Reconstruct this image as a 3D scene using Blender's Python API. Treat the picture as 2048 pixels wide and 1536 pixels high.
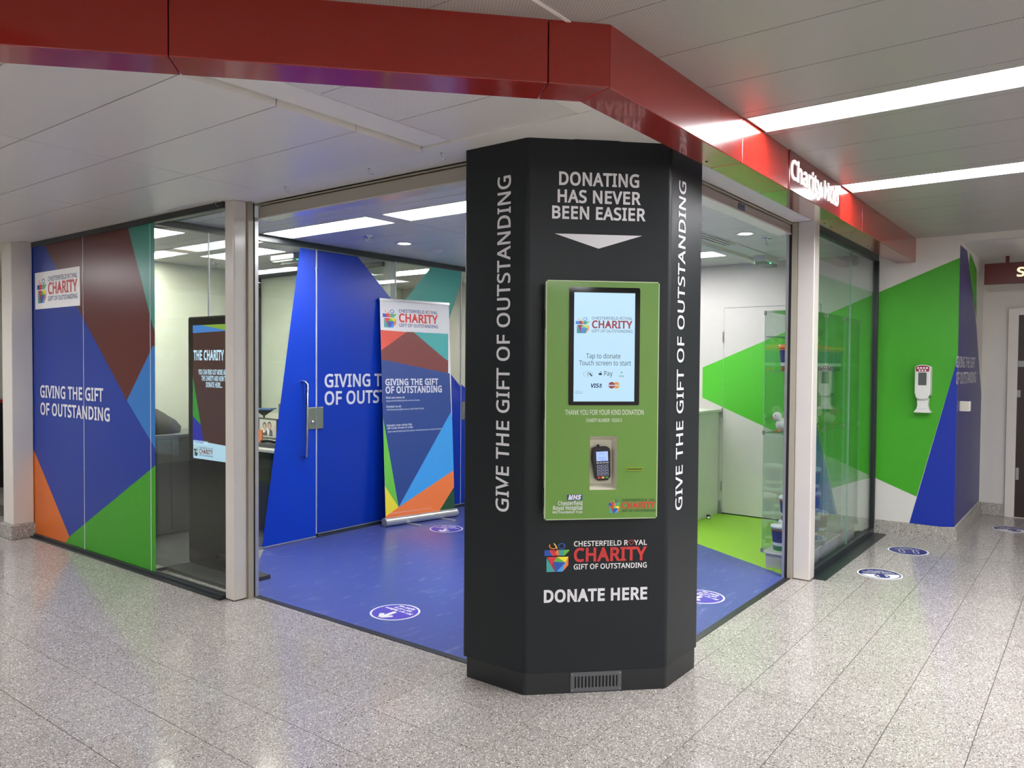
import bpy, bmesh, math, random, os
from mathutils import Vector, Matrix
random.seed(7)
sc = bpy.context.scene
COL = sc.collection
for o in list(bpy.data.objects): bpy.data.objects.remove(o)

# ---------------------------------------------------------------- camera, light, exposure
W_, H_, F_ = 2048, 1536, 1550.0
RM = [Vector((0.60612906, -0.01540376, 0.79521713)), Vector((-0.79533709, -0.02030815, 0.60582711)), Vector((0.00681738, -0.9996751, -0.02456054))]
CAM = Vector((0, 0, 1.485))
cam = bpy.data.cameras.new('camera'); cam.lens = F_ / W_ * 36; cam.sensor_width = 36; cam.clip_start = 0.05
co = bpy.data.objects.new('camera', cam); COL.objects.link(co); sc.camera = co
M = Matrix.Identity(4)
for i in range(3):
    M[i][0] = RM[i][0]; M[i][1] = -RM[i][1]; M[i][2] = -RM[i][2]; M[i][3] = CAM[i]
co.matrix_world = M
w = bpy.data.worlds.new('world'); sc.world = w; w.use_nodes = True
w.node_tree.nodes['Background'].inputs[0].default_value = (0.8, 0.82, 0.85, 1)
w.node_tree.nodes['Background'].inputs[1].default_value = 0.3
sc.view_settings.view_transform = 'Standard'; sc.view_settings.look = 'None'
sc.view_settings.exposure = 0.15; sc.view_settings.gamma = 1.0; sc.view_settings.use_curve_mapping = False
sc.cycles.max_bounces = 10; sc.cycles.diffuse_bounces = 5; sc.cycles.glossy_bounces = 5
sc.cycles.transparent_max_bounces = 16; sc.cycles.transmission_bounces = 8
sc.cycles.sample_clamp_indirect = 6; sc.cycles.caustics_reflective = False; sc.cycles.caustics_refractive = False
sc.cycles.use_denoising = True
E_CORR, E_SHOP, E_OFF, E_FAR = 31.0, 50.0, 82.0, 14.0     # emission of the lamps, one added office panel included

# ---------------------------------------------------------------- helpers
def lin(h):
    h = h.lstrip('#'); out = []
    for i in (0, 2, 4):
        c = int(h[i:i+2], 16) / 255; out.append(c / 12.92 if c <= .04045 else ((c + .055) / 1.055) ** 2.4)
    return (*out, 1)
MATS = {}
def mat(name, h, rough=.5, metal=0., spec=.5, coat=0., var=.05, bump=0., scale=14., emis=0., aniso=0):
    if name in MATS: return MATS[name]
    m = bpy.data.materials.new(name); m.use_nodes = True; nt = m.node_tree; N = nt.nodes; L = nt.links
    p = N['Principled BSDF']; c = lin(h)
    tc = N.new('ShaderNodeTexCoord'); nz = N.new('ShaderNodeTexNoise'); nz.inputs['Scale'].default_value = scale; nz.inputs['Detail'].default_value = 4
    L.new(tc.outputs['Object'], nz.inputs['Vector'])
    mx = N.new('ShaderNodeMix'); mx.data_type = 'RGBA'
    mx.inputs[6].default_value = (*[x * (1 - var) for x in c[:3]], 1); mx.inputs[7].default_value = (*[min(1, x * (1 + var)) for x in c[:3]], 1)
    L.new(nz.outputs['Fac'], mx.inputs[0]); L.new(mx.outputs[2], p.inputs['Base Color'])
    p.inputs['Roughness'].default_value = rough; p.inputs['Metallic'].default_value = metal
    p.inputs['Specular IOR Level'].default_value = spec; p.inputs['Coat Weight'].default_value = coat; p.inputs['Coat Roughness'].default_value = .08
    if bump:
        b = N.new('ShaderNodeBump'); b.inputs['Strength'].default_value = bump; b.inputs['Distance'].default_value = .002
        n2 = N.new('ShaderNodeTexNoise'); n2.inputs['Scale'].default_value = 220; L.new(tc.outputs['Object'], n2.inputs['Vector'])
        L.new(n2.outputs['Fac'], b.inputs['Height']); L.new(b.outputs[0], p.inputs['Normal'])
    if emis:
        L.new(mx.outputs[2], p.inputs['Emission Color']); p.inputs['Emission Strength'].default_value = emis
    MATS[name] = m; return m
def glass(name, tint, gl=1.0, rough=0.0):
    m = bpy.data.materials.new(name); m.use_nodes = True; nt = m.node_tree; N = nt.nodes; L = nt.links
    for n in list(N): N.remove(n)
    out = N.new('ShaderNodeOutputMaterial'); tr = N.new('ShaderNodeBsdfTransparent'); g = N.new('ShaderNodeBsdfGlossy')
    tr.inputs[0].default_value = lin(tint); g.inputs['Roughness'].default_value = rough
    lw = N.new('ShaderNodeLayerWeight'); pw = N.new('ShaderNodeMath'); pw.operation = 'POWER'; pw.inputs[1].default_value = 5
    ma = N.new('ShaderNodeMath'); ma.operation = 'MULTIPLY_ADD'; ma.inputs[1].default_value = .95 * gl; ma.inputs[2].default_value = .045 * gl
    L.new(lw.outputs['Facing'], pw.inputs[0]); L.new(pw.outputs[0], ma.inputs[0])
    mx = N.new('ShaderNodeMixShader'); L.new(ma.outputs[0], mx.inputs[0]); L.new(tr.outputs[0], mx.inputs[1]); L.new(g.outputs[0], mx.inputs[2])
    L.new(mx.outputs[0], out.inputs[0]); MATS[name] = m; return m
def chips(name, base, dark, light, scale=150, rough=.2, tile=True, spec=.5):
    m = bpy.data.materials.new(name); m.use_nodes = True; nt = m.node_tree; N = nt.nodes; L = nt.links; p = N['Principled BSDF']
    ge = N.new('ShaderNodeNewGeometry'); vo = N.new('ShaderNodeTexVoronoi'); vo.inputs['Scale'].default_value = scale
    L.new(ge.outputs['Position'], vo.inputs['Vector']); sp = N.new('ShaderNodeSeparateColor'); L.new(vo.outputs['Color'], sp.inputs[0])
    cr = N.new('ShaderNodeValToRGB'); cr.color_ramp.interpolation = 'LINEAR'; e = cr.color_ramp.elements
    e[0].position = 0; e[0].color = lin(dark); e[1].position = 1; e[1].color = lin(light)
    for pos, c in ((.05, dark), (.09, base), (.85, base), (.92, light)):
        x = e.new(pos); x.color = lin(c)
    L.new(sp.outputs[0], cr.inputs[0])
    v2 = N.new('ShaderNodeTexVoronoi'); v2.inputs['Scale'].default_value = scale * 2.3; L.new(ge.outputs['Position'], v2.inputs['Vector'])
    s2 = N.new('ShaderNodeSeparateColor'); L.new(v2.outputs['Color'], s2.inputs[0])
    m1 = N.new('ShaderNodeMapRange'); m1.inputs[3].default_value = .80; m1.inputs[4].default_value = 1.16; L.new(s2.outputs[1], m1.inputs[0])
    oi = N.new('ShaderNodeObjectInfo'); m2 = N.new('ShaderNodeMapRange'); m2.inputs[3].default_value = .955; m2.inputs[4].default_value = 1.03; L.new(oi.outputs['Random'], m2.inputs[0])
    nz = N.new('ShaderNodeTexNoise'); nz.inputs['Scale'].default_value = 1.3; L.new(ge.outputs['Position'], nz.inputs['Vector'])
    m3 = N.new('ShaderNodeMapRange'); m3.inputs[3].default_value = .93; m3.inputs[4].default_value = 1.07; L.new(nz.outputs['Fac'], m3.inputs[0])
    a = N.new('ShaderNodeMath'); a.operation = 'MULTIPLY'; L.new(m1.outputs[0], a.inputs[0]); L.new(m2.outputs[0], a.inputs[1])
    b = N.new('ShaderNodeMath'); b.operation = 'MULTIPLY'; L.new(a.outputs[0], b.inputs[0]); L.new(m3.outputs[0], b.inputs[1])
    vm = N.new('ShaderNodeVectorMath'); vm.operation = 'SCALE'; L.new(cr.outputs[0], vm.inputs[0]); L.new(b.outputs[0], vm.inputs['Scale'])
    L.new(vm.outputs[0], p.inputs['Base Color']); p.inputs['Roughness'].default_value = rough; p.inputs['Specular IOR Level'].default_value = spec
    MATS[name] = m; return m
def perforated(name, h, pitch=.009, rough=.45, amount=.82, ang=45.):
    """painted metal with a regular print of tiny punched holes"""
    m = bpy.data.materials.new(name); m.use_nodes = True; nt = m.node_tree; N = nt.nodes; L = nt.links; p = N['Principled BSDF']
    ge = N.new('ShaderNodeNewGeometry'); mp = N.new('ShaderNodeMapping'); k = 1 / pitch
    mp.inputs['Scale'].default_value = (k, k, k); mp.inputs['Rotation'].default_value = (0, 0, math.radians(ang)); L.new(ge.outputs['Position'], mp.inputs[0])
    fr = N.new('ShaderNodeVectorMath'); fr.operation = 'FRACTION'; L.new(mp.outputs[0], fr.inputs[0])
    sx = N.new('ShaderNodeSeparateXYZ'); L.new(fr.outputs[0], sx.inputs[0])
    cx = N.new('ShaderNodeCombineXYZ'); L.new(sx.outputs[0], cx.inputs[0]); L.new(sx.outputs[1], cx.inputs[1])
    ds = N.new('ShaderNodeVectorMath'); ds.operation = 'DISTANCE'; L.new(cx.outputs[0], ds.inputs[0]); ds.inputs[1].default_value = (.5, .5, 0)
    mr = N.new('ShaderNodeMapRange'); mr.inputs[1].default_value = .22; mr.inputs[2].default_value = .32; mr.inputs[3].default_value = amount; mr.inputs[4].default_value = 1; L.new(ds.outputs['Value'], mr.inputs[0])
    rgb = N.new('ShaderNodeRGB'); rgb.outputs[0].default_value = lin(h)
    vm = N.new('ShaderNodeVectorMath'); vm.operation = 'SCALE'; L.new(rgb.outputs[0], vm.inputs[0]); L.new(mr.outputs[0], vm.inputs['Scale'])
    L.new(vm.outputs[0], p.inputs['Base Color']); p.inputs['Roughness'].default_value = rough
    MATS[name] = m; return m
def lamp(name, h, s):
    m = bpy.data.materials.new(name); m.use_nodes = True; nt = m.node_tree; N = nt.nodes; L = nt.links
    for n in list(N): N.remove(n)
    e = N.new('ShaderNodeEmission'); e.inputs[0].default_value = lin(h); e.inputs[1].default_value = s; o = N.new('ShaderNodeOutputMaterial'); L.new(e.outputs[0], o.inputs[0])
    MATS[name] = m; return m
def screen(name, h, e):
    m = mat(name, h, .25, var=.01); p = m.node_tree.nodes['Principled BSDF']
    for l in list(p.inputs['Base Color'].links): m.node_tree.links.remove(l)
    p.inputs['Base Color'].default_value = (.004, .004, .004, 1); p.inputs['Emission Color'].default_value = lin(h); p.inputs['Emission Strength'].default_value = e; return m
def scuffed(name, h, h2, rough):
    """sheet vinyl with pale scuffs and scratches"""
    m = mat(name, h, rough, var=.04, scale=3, spec=.5); nt = m.node_tree; N = nt.nodes; L = nt.links; p = N['Principled BSDF']
    src = p.inputs['Base Color'].links[0].from_socket
    ge = N.new('ShaderNodeNewGeometry'); mp = N.new('ShaderNodeMapping'); mp.inputs['Scale'].default_value = (2.2, 9, 1); mp.inputs['Rotation'].default_value = (0, 0, .5)
    L.new(ge.outputs['Position'], mp.inputs[0]); nz = N.new('ShaderNodeTexNoise'); nz.inputs['Scale'].default_value = 2.2; nz.inputs['Detail'].default_value = 7; nz.inputs['Roughness'].default_value = .65; L.new(mp.outputs[0], nz.inputs[0])
    mr = N.new('ShaderNodeMapRange'); mr.inputs[1].default_value = .56; mr.inputs[2].default_value = .76; mr.inputs[4].default_value = .5; L.new(nz.outputs['Fac'], mr.inputs[0])
    mx = N.new('ShaderNodeMix'); mx.data_type = 'RGBA'; mx.inputs[7].default_value = lin(h2); L.new(mr.outputs[0], mx.inputs[0]); L.new(src, mx.inputs[6]); L.new(mx.outputs[2], p.inputs['Base Color'])
    return m

class Pl:
    """a real plane in the place: origin, two unit directions; px() finds where the photo's line of sight meets it"""
    def __init__(s, O, U, V): s.O = Vector(O); s.U = Vector(U).normalized(); s.V = Vector(V).normalized(); s.N = s.U.cross(s.V).normalized()
    def px(s, x, y):
        d = Vector((x - W_/2, y - H_/2, F_)); r = Vector([RM[i].dot(d) for i in range(3)])
        t = (s.O - CAM).dot(s.N) / r.dot(s.N); P = CAM + t * r - s.O
        return (P.dot(s.U), P.dot(s.V))
    def pt(s, u, v, off=0.): return s.O + s.U * u + s.V * v + s.N * off
def PX(X, off=0): return Pl((X, 0, 0), (0, -1, 0), (0, 0, 1))      # faces -X ; u = -Y
def PY(Y): return Pl((0, Y, 0), (1, 0, 0), (0, 0, 1))              # faces -Y ; u = X
FLOOR = Pl((0, 0, 0), (1, 0, 0), (0, 1, 0))
def PZ(z): return Pl((0, 0, z), (1, 0, 0), (0, 1, 0))
S2 = math.sqrt(.5)

FONT = None
try:
    FONT = bpy.data.fonts.load(os.path.join(bpy.utils.system_resource('DATAFILES'), 'fonts', 'NotoSansMath-Regular.woff2'))
except Exception: FONT = None
TXC = {}
def _tmesh(body, bold, shear=0.):
    k = (body, bold, shear)
    if k in TXC: return TXC[k]
    cu = bpy.data.curves.new('t', 'FONT')
    if FONT: cu.font = FONT
    cu.body = body; cu.offset = bold; cu.shear = shear; cu.space_character = 1 + bold * 2.2; cu.resolution_u = 3
    o = bpy.data.objects.new('t', cu); COL.objects.link(o); dg = bpy.context.evaluated_depsgraph_get(); dg.update()
    me = bpy.data.meshes.new_from_object(o.evaluated_get(dg))
    vs = [(v.co.x, v.co.y) for v in me.vertices]; fs = [tuple(p.vertices) for p in me.polygons]
    # drop faces that would face away
    out = []
    for f in fs:
        a = sum(vs[f[i]][0] * vs[f[(i+1) % len(f)]][1] - vs[f[(i+1) % len(f)]][0] * vs[f[i]][1] for i in range(len(f)))
        out.append(f if a > 0 else f[::-1])
    bpy.data.objects.remove(o); bpy.data.curves.remove(cu); bpy.data.meshes.remove(me)
    TXC[k] = (vs, out); return TXC[k]
CAPH = max(v[1] for v in _tmesh('H', 0)[0])
def twidth(body, bold):
    xs = [v[0] for v in _tmesh(body, bold)[0]]; return max(xs) - min(xs)

LOC = {}
class B:
    """collects shapes and links them as one mesh object"""
    def __init__(s, m=None): s.v = []; s.f = []; s.mi = []; s.ms = []; s.sm = []; s.cur = 0; s.smooth = False; s.m(m)
    def m(s, m):
        if m is None: return s
        if m not in s.ms: s.ms.append(m)
        s.cur = s.ms.index(m); return s
    def add(s, vs, fs, smooth=False):
        k = len(s.v); s.v += [Vector(v) for v in vs]
        for f in fs: s.f.append(tuple(i + k for i in f)); s.mi.append(s.cur); s.sm.append(smooth)
        return s
    def box(s, x0, x1, y0, y1, z0, z1):
        x0, x1 = min(x0, x1), max(x0, x1); y0, y1 = min(y0, y1), max(y0, y1); z0, z1 = min(z0, z1), max(z0, z1)
        return s.add([(x0,y0,z0),(x1,y0,z0),(x1,y1,z0),(x0,y1,z0),(x0,y0,z1),(x1,y0,z1),(x1,y1,z1),(x0,y1,z1)],
                     [(3,2,1,0),(4,5,6,7),(0,1,5,4),(1,2,6,5),(2,3,7,6),(3,0,4,7)])
    def pbox(s, P, u0, u1, v0, v1, n0, n1):
        return s.prism(P, [(u0, v0), (u1, v0), (u1, v1), (u0, v1)], n0, n1)
    def prism(s, P, pts, n0, n1):
        a = sum(pts[i][0] * pts[(i+1) % len(pts)][1] - pts[(i+1) % len(pts)][0] * pts[i][1] for i in range(len(pts)))
        if a < 0: pts = pts[::-1]
        n = len(pts); vs = [P.pt(u, v, n0) for u, v in pts] + [P.pt(u, v, n1) for u, v in pts]
        return s.add(vs, [tuple(range(n - 1, -1, -1)), tuple(range(n, 2*n))] + [(i, (i+1) % n, n + (i+1) % n, n + i) for i in range(n)])
    def poly(s, P, pts, off=.001):
        a = sum(pts[i][0] * pts[(i+1) % len(pts)][1] - pts[(i+1) % len(pts)][0] * pts[i][1] for i in range(len(pts)))
        if a < 0: pts = pts[::-1]
        return s.add([P.pt(u, v, off) for u, v in pts], [tuple(range(len(pts)))])
    def ppx(s, P, pts, off=.001): return s.poly(P, [P.px(*p) for p in pts], off)
    def ring(s, P, cu, cv, r0, r1, off=.001, n=40, a0=0, a1=360, sy=1.):
        A = [math.radians(a0 + (a1 - a0) * i / n) for i in range(n + 1)]
        vs = [P.pt(cu + r1 * math.cos(a), cv + r1 * sy * math.sin(a), off) for a in A] + [P.pt(cu + r0 * math.cos(a), cv + r0 * sy * math.sin(a), off) for a in A]
        return s.add(vs, [(i, i+1, n+2+i, n+1+i) for i in range(n)])
    def disc(s, P, cu, cv, r, off=.001, n=32, sy=1.):
        return s.poly(P, [(cu + r * math.cos(2*math.pi*i/n), cv + r * sy * math.sin(2*math.pi*i/n)) for i in range(n)], off)
    def line(s, P, pts, wd, off=.001):
        for a, b in zip(pts, pts[1:]):
            d = Vector((b[0]-a[0], b[1]-a[1])); L = d.length
            if L < 1e-6: continue
            d /= L; n = Vector((-d.y, d.x)) * wd / 2
            s.poly(P, [(a[0]-n.x, a[1]-n.y), (b[0]-n.x, b[1]-n.y), (b[0]+n.x, b[1]+n.y), (a[0]+n.x, a[1]+n.y)], off)
        return s
    def tube(s, pts, r, n=10, cap=True):
        pts = [Vector(p) for p in pts]; rs = r if isinstance(r, (list, tuple)) else [r] * len(pts); k = []
        for i, p in enumerate(pts):
            t = (pts[min(i+1, len(pts)-1)] - pts[max(i-1, 0)]).normalized()
            a = t.cross(Vector((0,0,1)) if abs(t.z) < .9 else Vector((1,0,0))).normalized(); b = t.cross(a)
            k.append([p + (a * math.cos(2*math.pi*j/n) + b * math.sin(2*math.pi*j/n)) * rs[i] for j in range(n)])
        vs = [v for q in k for v in q]; fs = []
        for i in range(len(pts) - 1):
            for j in range(n): fs.append((i*n+j, i*n+(j+1) % n, (i+1)*n+(j+1) % n, (i+1)*n+j))
        s.add(vs, fs, True)
        if cap: s.add(k[0], [tuple(range(n))]); s.add(k[-1], [tuple(range(n-1, -1, -1))])
        return s
    def lathe(s, c, prof, n=24, ax=2):
        c = Vector(c); vs = []
        for r, h in prof:
            for j in range(n):
                a = 2*math.pi*j/n; q = Vector((r*math.cos(a), r*math.sin(a), h))
                if ax == 0: q = Vector((q.z, q.x, q.y))
                if ax == 1: q = Vector((q.x, q.z, q.y))
                vs.append(c + q)
        fs = [(i*n+j, i*n+(j+1) % n, (i+1)*n+(j+1) % n, (i+1)*n+j) for i in range(len(prof)-1) for j in range(n)]
        return s.add(vs, fs, True)
    def ball(s, c, r, sc_=(1,1,1), n=16):
        c = Vector(c); vs = []; m = n // 2
        for i in range(m + 1):
            t = math.pi * i / m
            for j in range(n):
                a = 2*math.pi*j/n; vs.append(c + Vector((r*sc_[0]*math.sin(t)*math.cos(a), r*sc_[1]*math.sin(t)*math.sin(a), r*sc_[2]*math.cos(t))))
        return s.add(vs, [(i*n+j, (i+1)*n+j, (i+1)*n+(j+1) % n, i*n+(j+1) % n) for i in range(m) for j in range(n)], True)
    def text(s, body, P, u0, v0, w, h, bold=0., off=.002, shear=0., thick=0.):
        vs, fs = _tmesh(body, bold, shear); x0 = min(v[0] for v in vs); x1 = max(v[0] for v in vs); sx = w / (x1 - x0); sy = h / CAPH
        q = [(u0 + (x - x0) * sx, v0 + y * sy) for x, y in vs]
        if not thick: return s.add([P.pt(u, v, off) for u, v in q], fs)
        n = len(q); from collections import Counter
        ed = Counter(); 
        for f in fs:
            for i in range(len(f)): ed[(f[i], f[(i+1) % len(f)])] += 1
        side = [(a, b) for (a, b) in ed if (b, a) not in ed]
        return s.add([P.pt(u, v, off + thick) for u, v in q] + [P.pt(u, v, off) for u, v in q], fs + [(b, a, a + n, b + n) for a, b in side])
    def tpx(s, body, P, x0, y0, x1, y1, yt, bold=0., off=.002, **k):
        """text whose baseline runs from photo point (x0,y0) to (x1,y1); capitals reach up to yt at x0"""
        u0, v0 = P.px(x0, y0); u1, v1 = P.px(x1, y1); h = P.px(x0, yt)[1] - v0
        return s.text(body, P, u0, (v0 + v1) / 2, u1 - u0, h, bold, off, **k)
    def build(s, name, parent=None, bev=0., seg=2, loc=None, fix=False, up=False, **props):
        if parent is not None: o0 = LOC[parent.name]
        elif loc is not None: o0 = Vector(loc)
        else:
            mn = [min(v[i] for v in s.v) for i in range(3)]; mx = [max(v[i] for v in s.v) for i in range(3)]
            o0 = Vector(((mn[0]+mx[0])/2, (mn[1]+mx[1])/2, mn[2]))
        me = bpy.data.meshes.new(name); me.from_pydata([v - o0 for v in s.v], [], s.f)
        for m_ in s.ms: me.materials.append(m_)
        for p, i, sm in zip(me.polygons, s.mi, s.sm): p.material_index = i; p.use_smooth = sm
        if bev:
            bm = bmesh.new(); bm.from_mesh(me); bmesh.ops.remove_doubles(bm, verts=bm.verts, dist=1e-5)
            es = [e for e in bm.edges if len(e.link_faces) == 2 and e.calc_face_angle(0) > .5 and (not up or abs((e.verts[0].co - e.verts[1].co).normalized().z) > .9)]
            bmesh.ops.bevel(bm, geom=es, offset=bev, segments=seg, profile=.5, affect='EDGES', clamp_overlap=True)
            bm.to_mesh(me); bm.free()
        if fix:
            bm = bmesh.new(); bm.from_mesh(me); bmesh.ops.recalc_face_normals(bm, faces=bm.faces); bm.to_mesh(me); bm.free()
        o = bpy.data.objects.new(name, me); COL.objects.link(o)
        if parent is not None: o.parent = parent
        else: o.location = o0
        LOC[o.name] = o0
        for k, v in props.items(): o[k] = v
        return o
def thing(name, loc, label=None, cat=None, group=None, kind=None, rz=0):
    o = bpy.data.objects.new(name, None); COL.objects.link(o); o.location = loc; o.empty_display_size = .1; LOC[o.name] = Vector(loc)
    o.rotation_euler.z = rz
    for k, v in (('label', label), ('category', cat), ('group', group), ('kind', kind)):
        if v: o[k] = v
    return o
def tag(o, label, cat, group=None):
    o['label'] = label; o['category'] = cat
    if group: o['group'] = group
    return o
def dup(o, loc, rz=None, label=None, parent=None):
    c = o.copy(); COL.objects.link(c); LOC[c.name] = Vector(loc) if loc is not None else LOC[o.name]
    if parent is not None: c.parent = parent
    else:
        c.location = loc
        if rz is not None: c.rotation_euler.z = rz
        if label: c['label'] = label
    for ch in list(o.children): dup(ch, None, parent=c)
    return c
def clip(pts, a, b, c):
    """keep the part of a polygon where a*u + b*v >= c"""
    out = []
    for i in range(len(pts)):
        p, q = pts[i], pts[(i+1) % len(pts)]; dp = a*p[0] + b*p[1] - c; dq = a*q[0] + b*q[1] - c
        if dp >= 0: out.append(p)
        if dp * dq < 0: t = dp / (dp - dq); out.append((p[0] + t*(q[0]-p[0]), p[1] + t*(q[1]-p[1])))
    return out
def proj(P):
    d = Vector(P) - CAM; c = [sum(RM[i][k] * d[i] for i in range(3)) for k in range(3)]
    return (W_/2 + F_*c[0]/c[2], H_/2 + F_*c[1]/c[2], c[2])

# ---------------------------------------------------------------- materials
TERR = chips('terrazzo', '#a39d97', '#4e4740', '#e6e1da', 250, .13)
SKIRT = chips('terrazzo_skirting', '#9b9790', '#66615b', '#c4c0b8', 120, .5)
GROUT = mat('grout', '#4c4842', .8)
BLUEFL = scuffed('blue_vinyl_floor', '#414d8e', '#a9b1d4', .30)
GREENFL = mat('green_vinyl_floor', '#86bb2c', .45, var=.05, scale=3)
GREYFL = mat('grey_vinyl_floor', '#77787a', .5)
CARPET = mat('dark_carpet', '#2b2c2e', .9, bump=.4)
CREAM = mat('cream_paint', '#e9eadb', .6, var=.02)
WHITEW = mat('white_wall_paint', '#cfccc6', .6, var=.02)
WHITE = mat('white_gloss_paint', '#d3cec6', .22, coat=.3, var=.02)
WHITEP = mat('white_plastic', '#dcdcd8', .3, var=.02)
BEIGE = mat('beige_metal', '#a39d8c', .35, var=.03)
SHUT = mat('shutter_slat_metal', '#a8a396', .4, var=.03)
SHUTB = mat('bronze_shutter_metal', '#8f837b', .4, var=.03)
BLK = mat('black_metal', '#17181a', .35, var=.1)
BLKF = mat('black_frame', '#23282b', .35, var=.1)
BLKR = mat('black_rubber', '#101010', .7)
RED = mat('red_lacquered_metal', '#8c190f', .22, coat=.5, var=.04, scale=2)
REDS = mat('red_sign_face', '#6f0e0d', .16, coat=.6, var=.03)
REDD = mat('dark_red_sign', '#5a0f0d', .3)
TILE = mat('ceiling_tile_paint', '#dcd9d5', .33, var=.015, scale=2)
TILEP = perforated('perforated_ceiling_tile', '#dcd9d5', .0085, .4, .72)
PLANK = perforated('perforated_ceiling_plank', '#a9a6a1', .0105, .33, .62)
BOARD = mat('white_soffit_board', '#e2e0dc', .45, var=.015)
VOID = mat('ceiling_void', '#2c2b2a', .9)
COLM = mat('charcoal_laminate', '#1a1f22', .38, var=.05, scale=6, spec=.3)
COLP = mat('charcoal_plinth', '#191c1e', .4, var=.05)
LET = mat('white_lettering_vinyl', '#d8d8dc', .4, var=.01)
KG = mat('kiosk_green_paint', '#5f8a34', .35, var=.03, coat=.2)
SIL = mat('brushed_steel', '#a8a8a4', .28, metal=.9, var=.06)
CHR = mat('chrome', '#d0d0d0', .12, metal=1)
ALU = mat('satin_aluminium', '#c8c9ca', .3, metal=.75)
DGREY = mat('dark_grey_plastic', '#2e3031', .4)
BLKP = mat('black_plastic', '#0d0e10', .3)
BLKG = mat('black_glass', '#030304', .06, spec=.35)
GL = glass('clear_glass', '#f8fbf9')
GLV = glass('cabinet_glass', '#f9fdfb', 1.0)
EDGE = mat('green_glass_edge', '#86a79b', .2, spec=.5)
EDGEW = mat('pale_glass_joint', '#c9ced6', .2, spec=.8)
C_BLUE = mat('blue_vinyl_print', '#14338f', .3, var=.02, spec=.3); C_MAR = mat('maroon_vinyl_print', '#561e1c', .3, var=.03, spec=.3)
C_TEAL = mat('teal_vinyl_print', '#2b8577', .3, var=.02); C_LB = mat('light_blue_vinyl_print', '#1d6cb4', .3, var=.02)
C_OR = mat('orange_vinyl_print', '#c96213', .3, var=.02); C_GR = mat('green_vinyl_print', '#38931c', .3, var=.02, spec=.3)
C_ROY = mat('royal_blue_vinyl_print', '#0430a0', .3, var=.02, spec=.35); C_ROY2 = mat('deep_royal_blue_vinyl_print', '#04288c', .3, var=.02, spec=.35)
C_TEAL2 = mat('pale_teal_vinyl_print', '#4aa095', .3, var=.02)
C_WG = mat('bright_green_wall_vinyl', '#3a9a17', .45, var=.02); C_WB = mat('blue_wall_vinyl', '#082a98', .4, var=.02)
C_WB2 = mat('dark_blue_wall_vinyl', '#3c3c78', .4, var=.02)
P = {}
for k, h in dict(blue='#1f4fa8', red='#d0343a', dred='#a3262c', orange='#e8783a', teal='#3f9a98', green='#5fae3c', yellow='#f0de3a', lblue='#3a97d8',
                 navy='#1b3672', bred='#c1322f', white='#f0efee', maroon='#6d2e2c', wine='#632828', grey='#5a6470', dkgreen='#123f25', sred='#c84a3a', purple='#3d32a0', ink='#262d3d', indigo='#2b2a78').items():
    P[k] = mat('print_' + k, h, .45, var=.02)
SC = {}
for k, h, e in (('white', '#b4d8ee', 1.0), ('maroon', '#43211f', .9), ('blue', '#3f86d8', .9), ('green', '#8fb93c', .8), ('dgreen', '#2f9a2c', .8), ('navy', '#1c1fae', .8), ('ink', '#4d6473', .25),
                ('text', '#c4e6fb', 1.1), ('red', '#b13a52', .6), ('teal', '#4aa0a4', .7), ('yellow', '#dfe07a', .8), ('orange', '#e0a050', .8), ('lcd', '#9fb8ff', 1.1), ('lcdink', '#42529a', .5), ('navy2', '#16307a', .5), ('lg', '#7fc896', .8)):
    SC[k] = screen('screen_' + k, h, e)
L_CORR = lamp('corridor_lamp', '#fcfbff', E_CORR); L_SHOP = lamp('shop_lamp', '#fbfcff', E_SHOP); L_OFF = lamp('office_lamp', '#fffbf0', E_OFF)
L_FAR = lamp('far_lamp', '#f2f2ff', E_FAR); L_GREEN = lamp('green_indicator', '#4dffa6', 3.0); L_SIGN = lamp('sign_letter_glow', '#ffe6c0', 1.1)
L_PURP = lamp('violet_lamp', '#8f78ff', 5.0)

# ---------------------------------------------------------------- key dimensions (metres)
ZS, ZC, ZSHOP = 2.49, 2.605, 2.50          # soffit, corridor ceiling, shop ceiling
XA, YB = 2.765, 1.62                        # planes of the two shopfront windows
XT, YT = 2.93, 1.745                        # thresholds of the two openings
YP = 5.32                                   # office partition
XW = 7.49                                   # end wall
F1 = Vector((2.239, 1.309)); DG = Vector((-.734, .679)); NI = Vector((.679, .734)); TH = .155

# ================================================================ FLOOR
fl = thing('floor', (0, 0, 0), kind='structure', label='speckled terrazzo tile corridor floor with blue and green vinyl inside the shop')
B(GROUT).box(-5, XT, -5, 12, -.05, -.0025).box(XT, 12, -5, YT, -.05, -.0025).box(XW, 12, YT, 12, -.05, -.0025).box(XT, XW, 7.6, 12, -.05, -.0025).build('screed', fl)
def tile_mesh():
    b = B(TERR); h = .1484; c = .0005
    b.add([(-h,-h,-.01),(h,-h,-.01),(h,h,-.01),(-h,h,-.01),(-h,-h,-c),(h,-h,-c),(h,h,-c),(-h,h,-c),(-h+c,-h+c,0),(h-c,-h+c,0),(h-c,h-c,0),(-h+c,h-c,0)],
          [(0,1,5,4),(1,2,6,5),(2,3,7,6),(3,0,4,7),(4,5,9,8),(5,6,10,9),(6,7,11,10),(7,4,8,11),(8,9,10,11)])
    return b
TX0, TY0, TS = 3.166, 1.28, .3
cells = []
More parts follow.
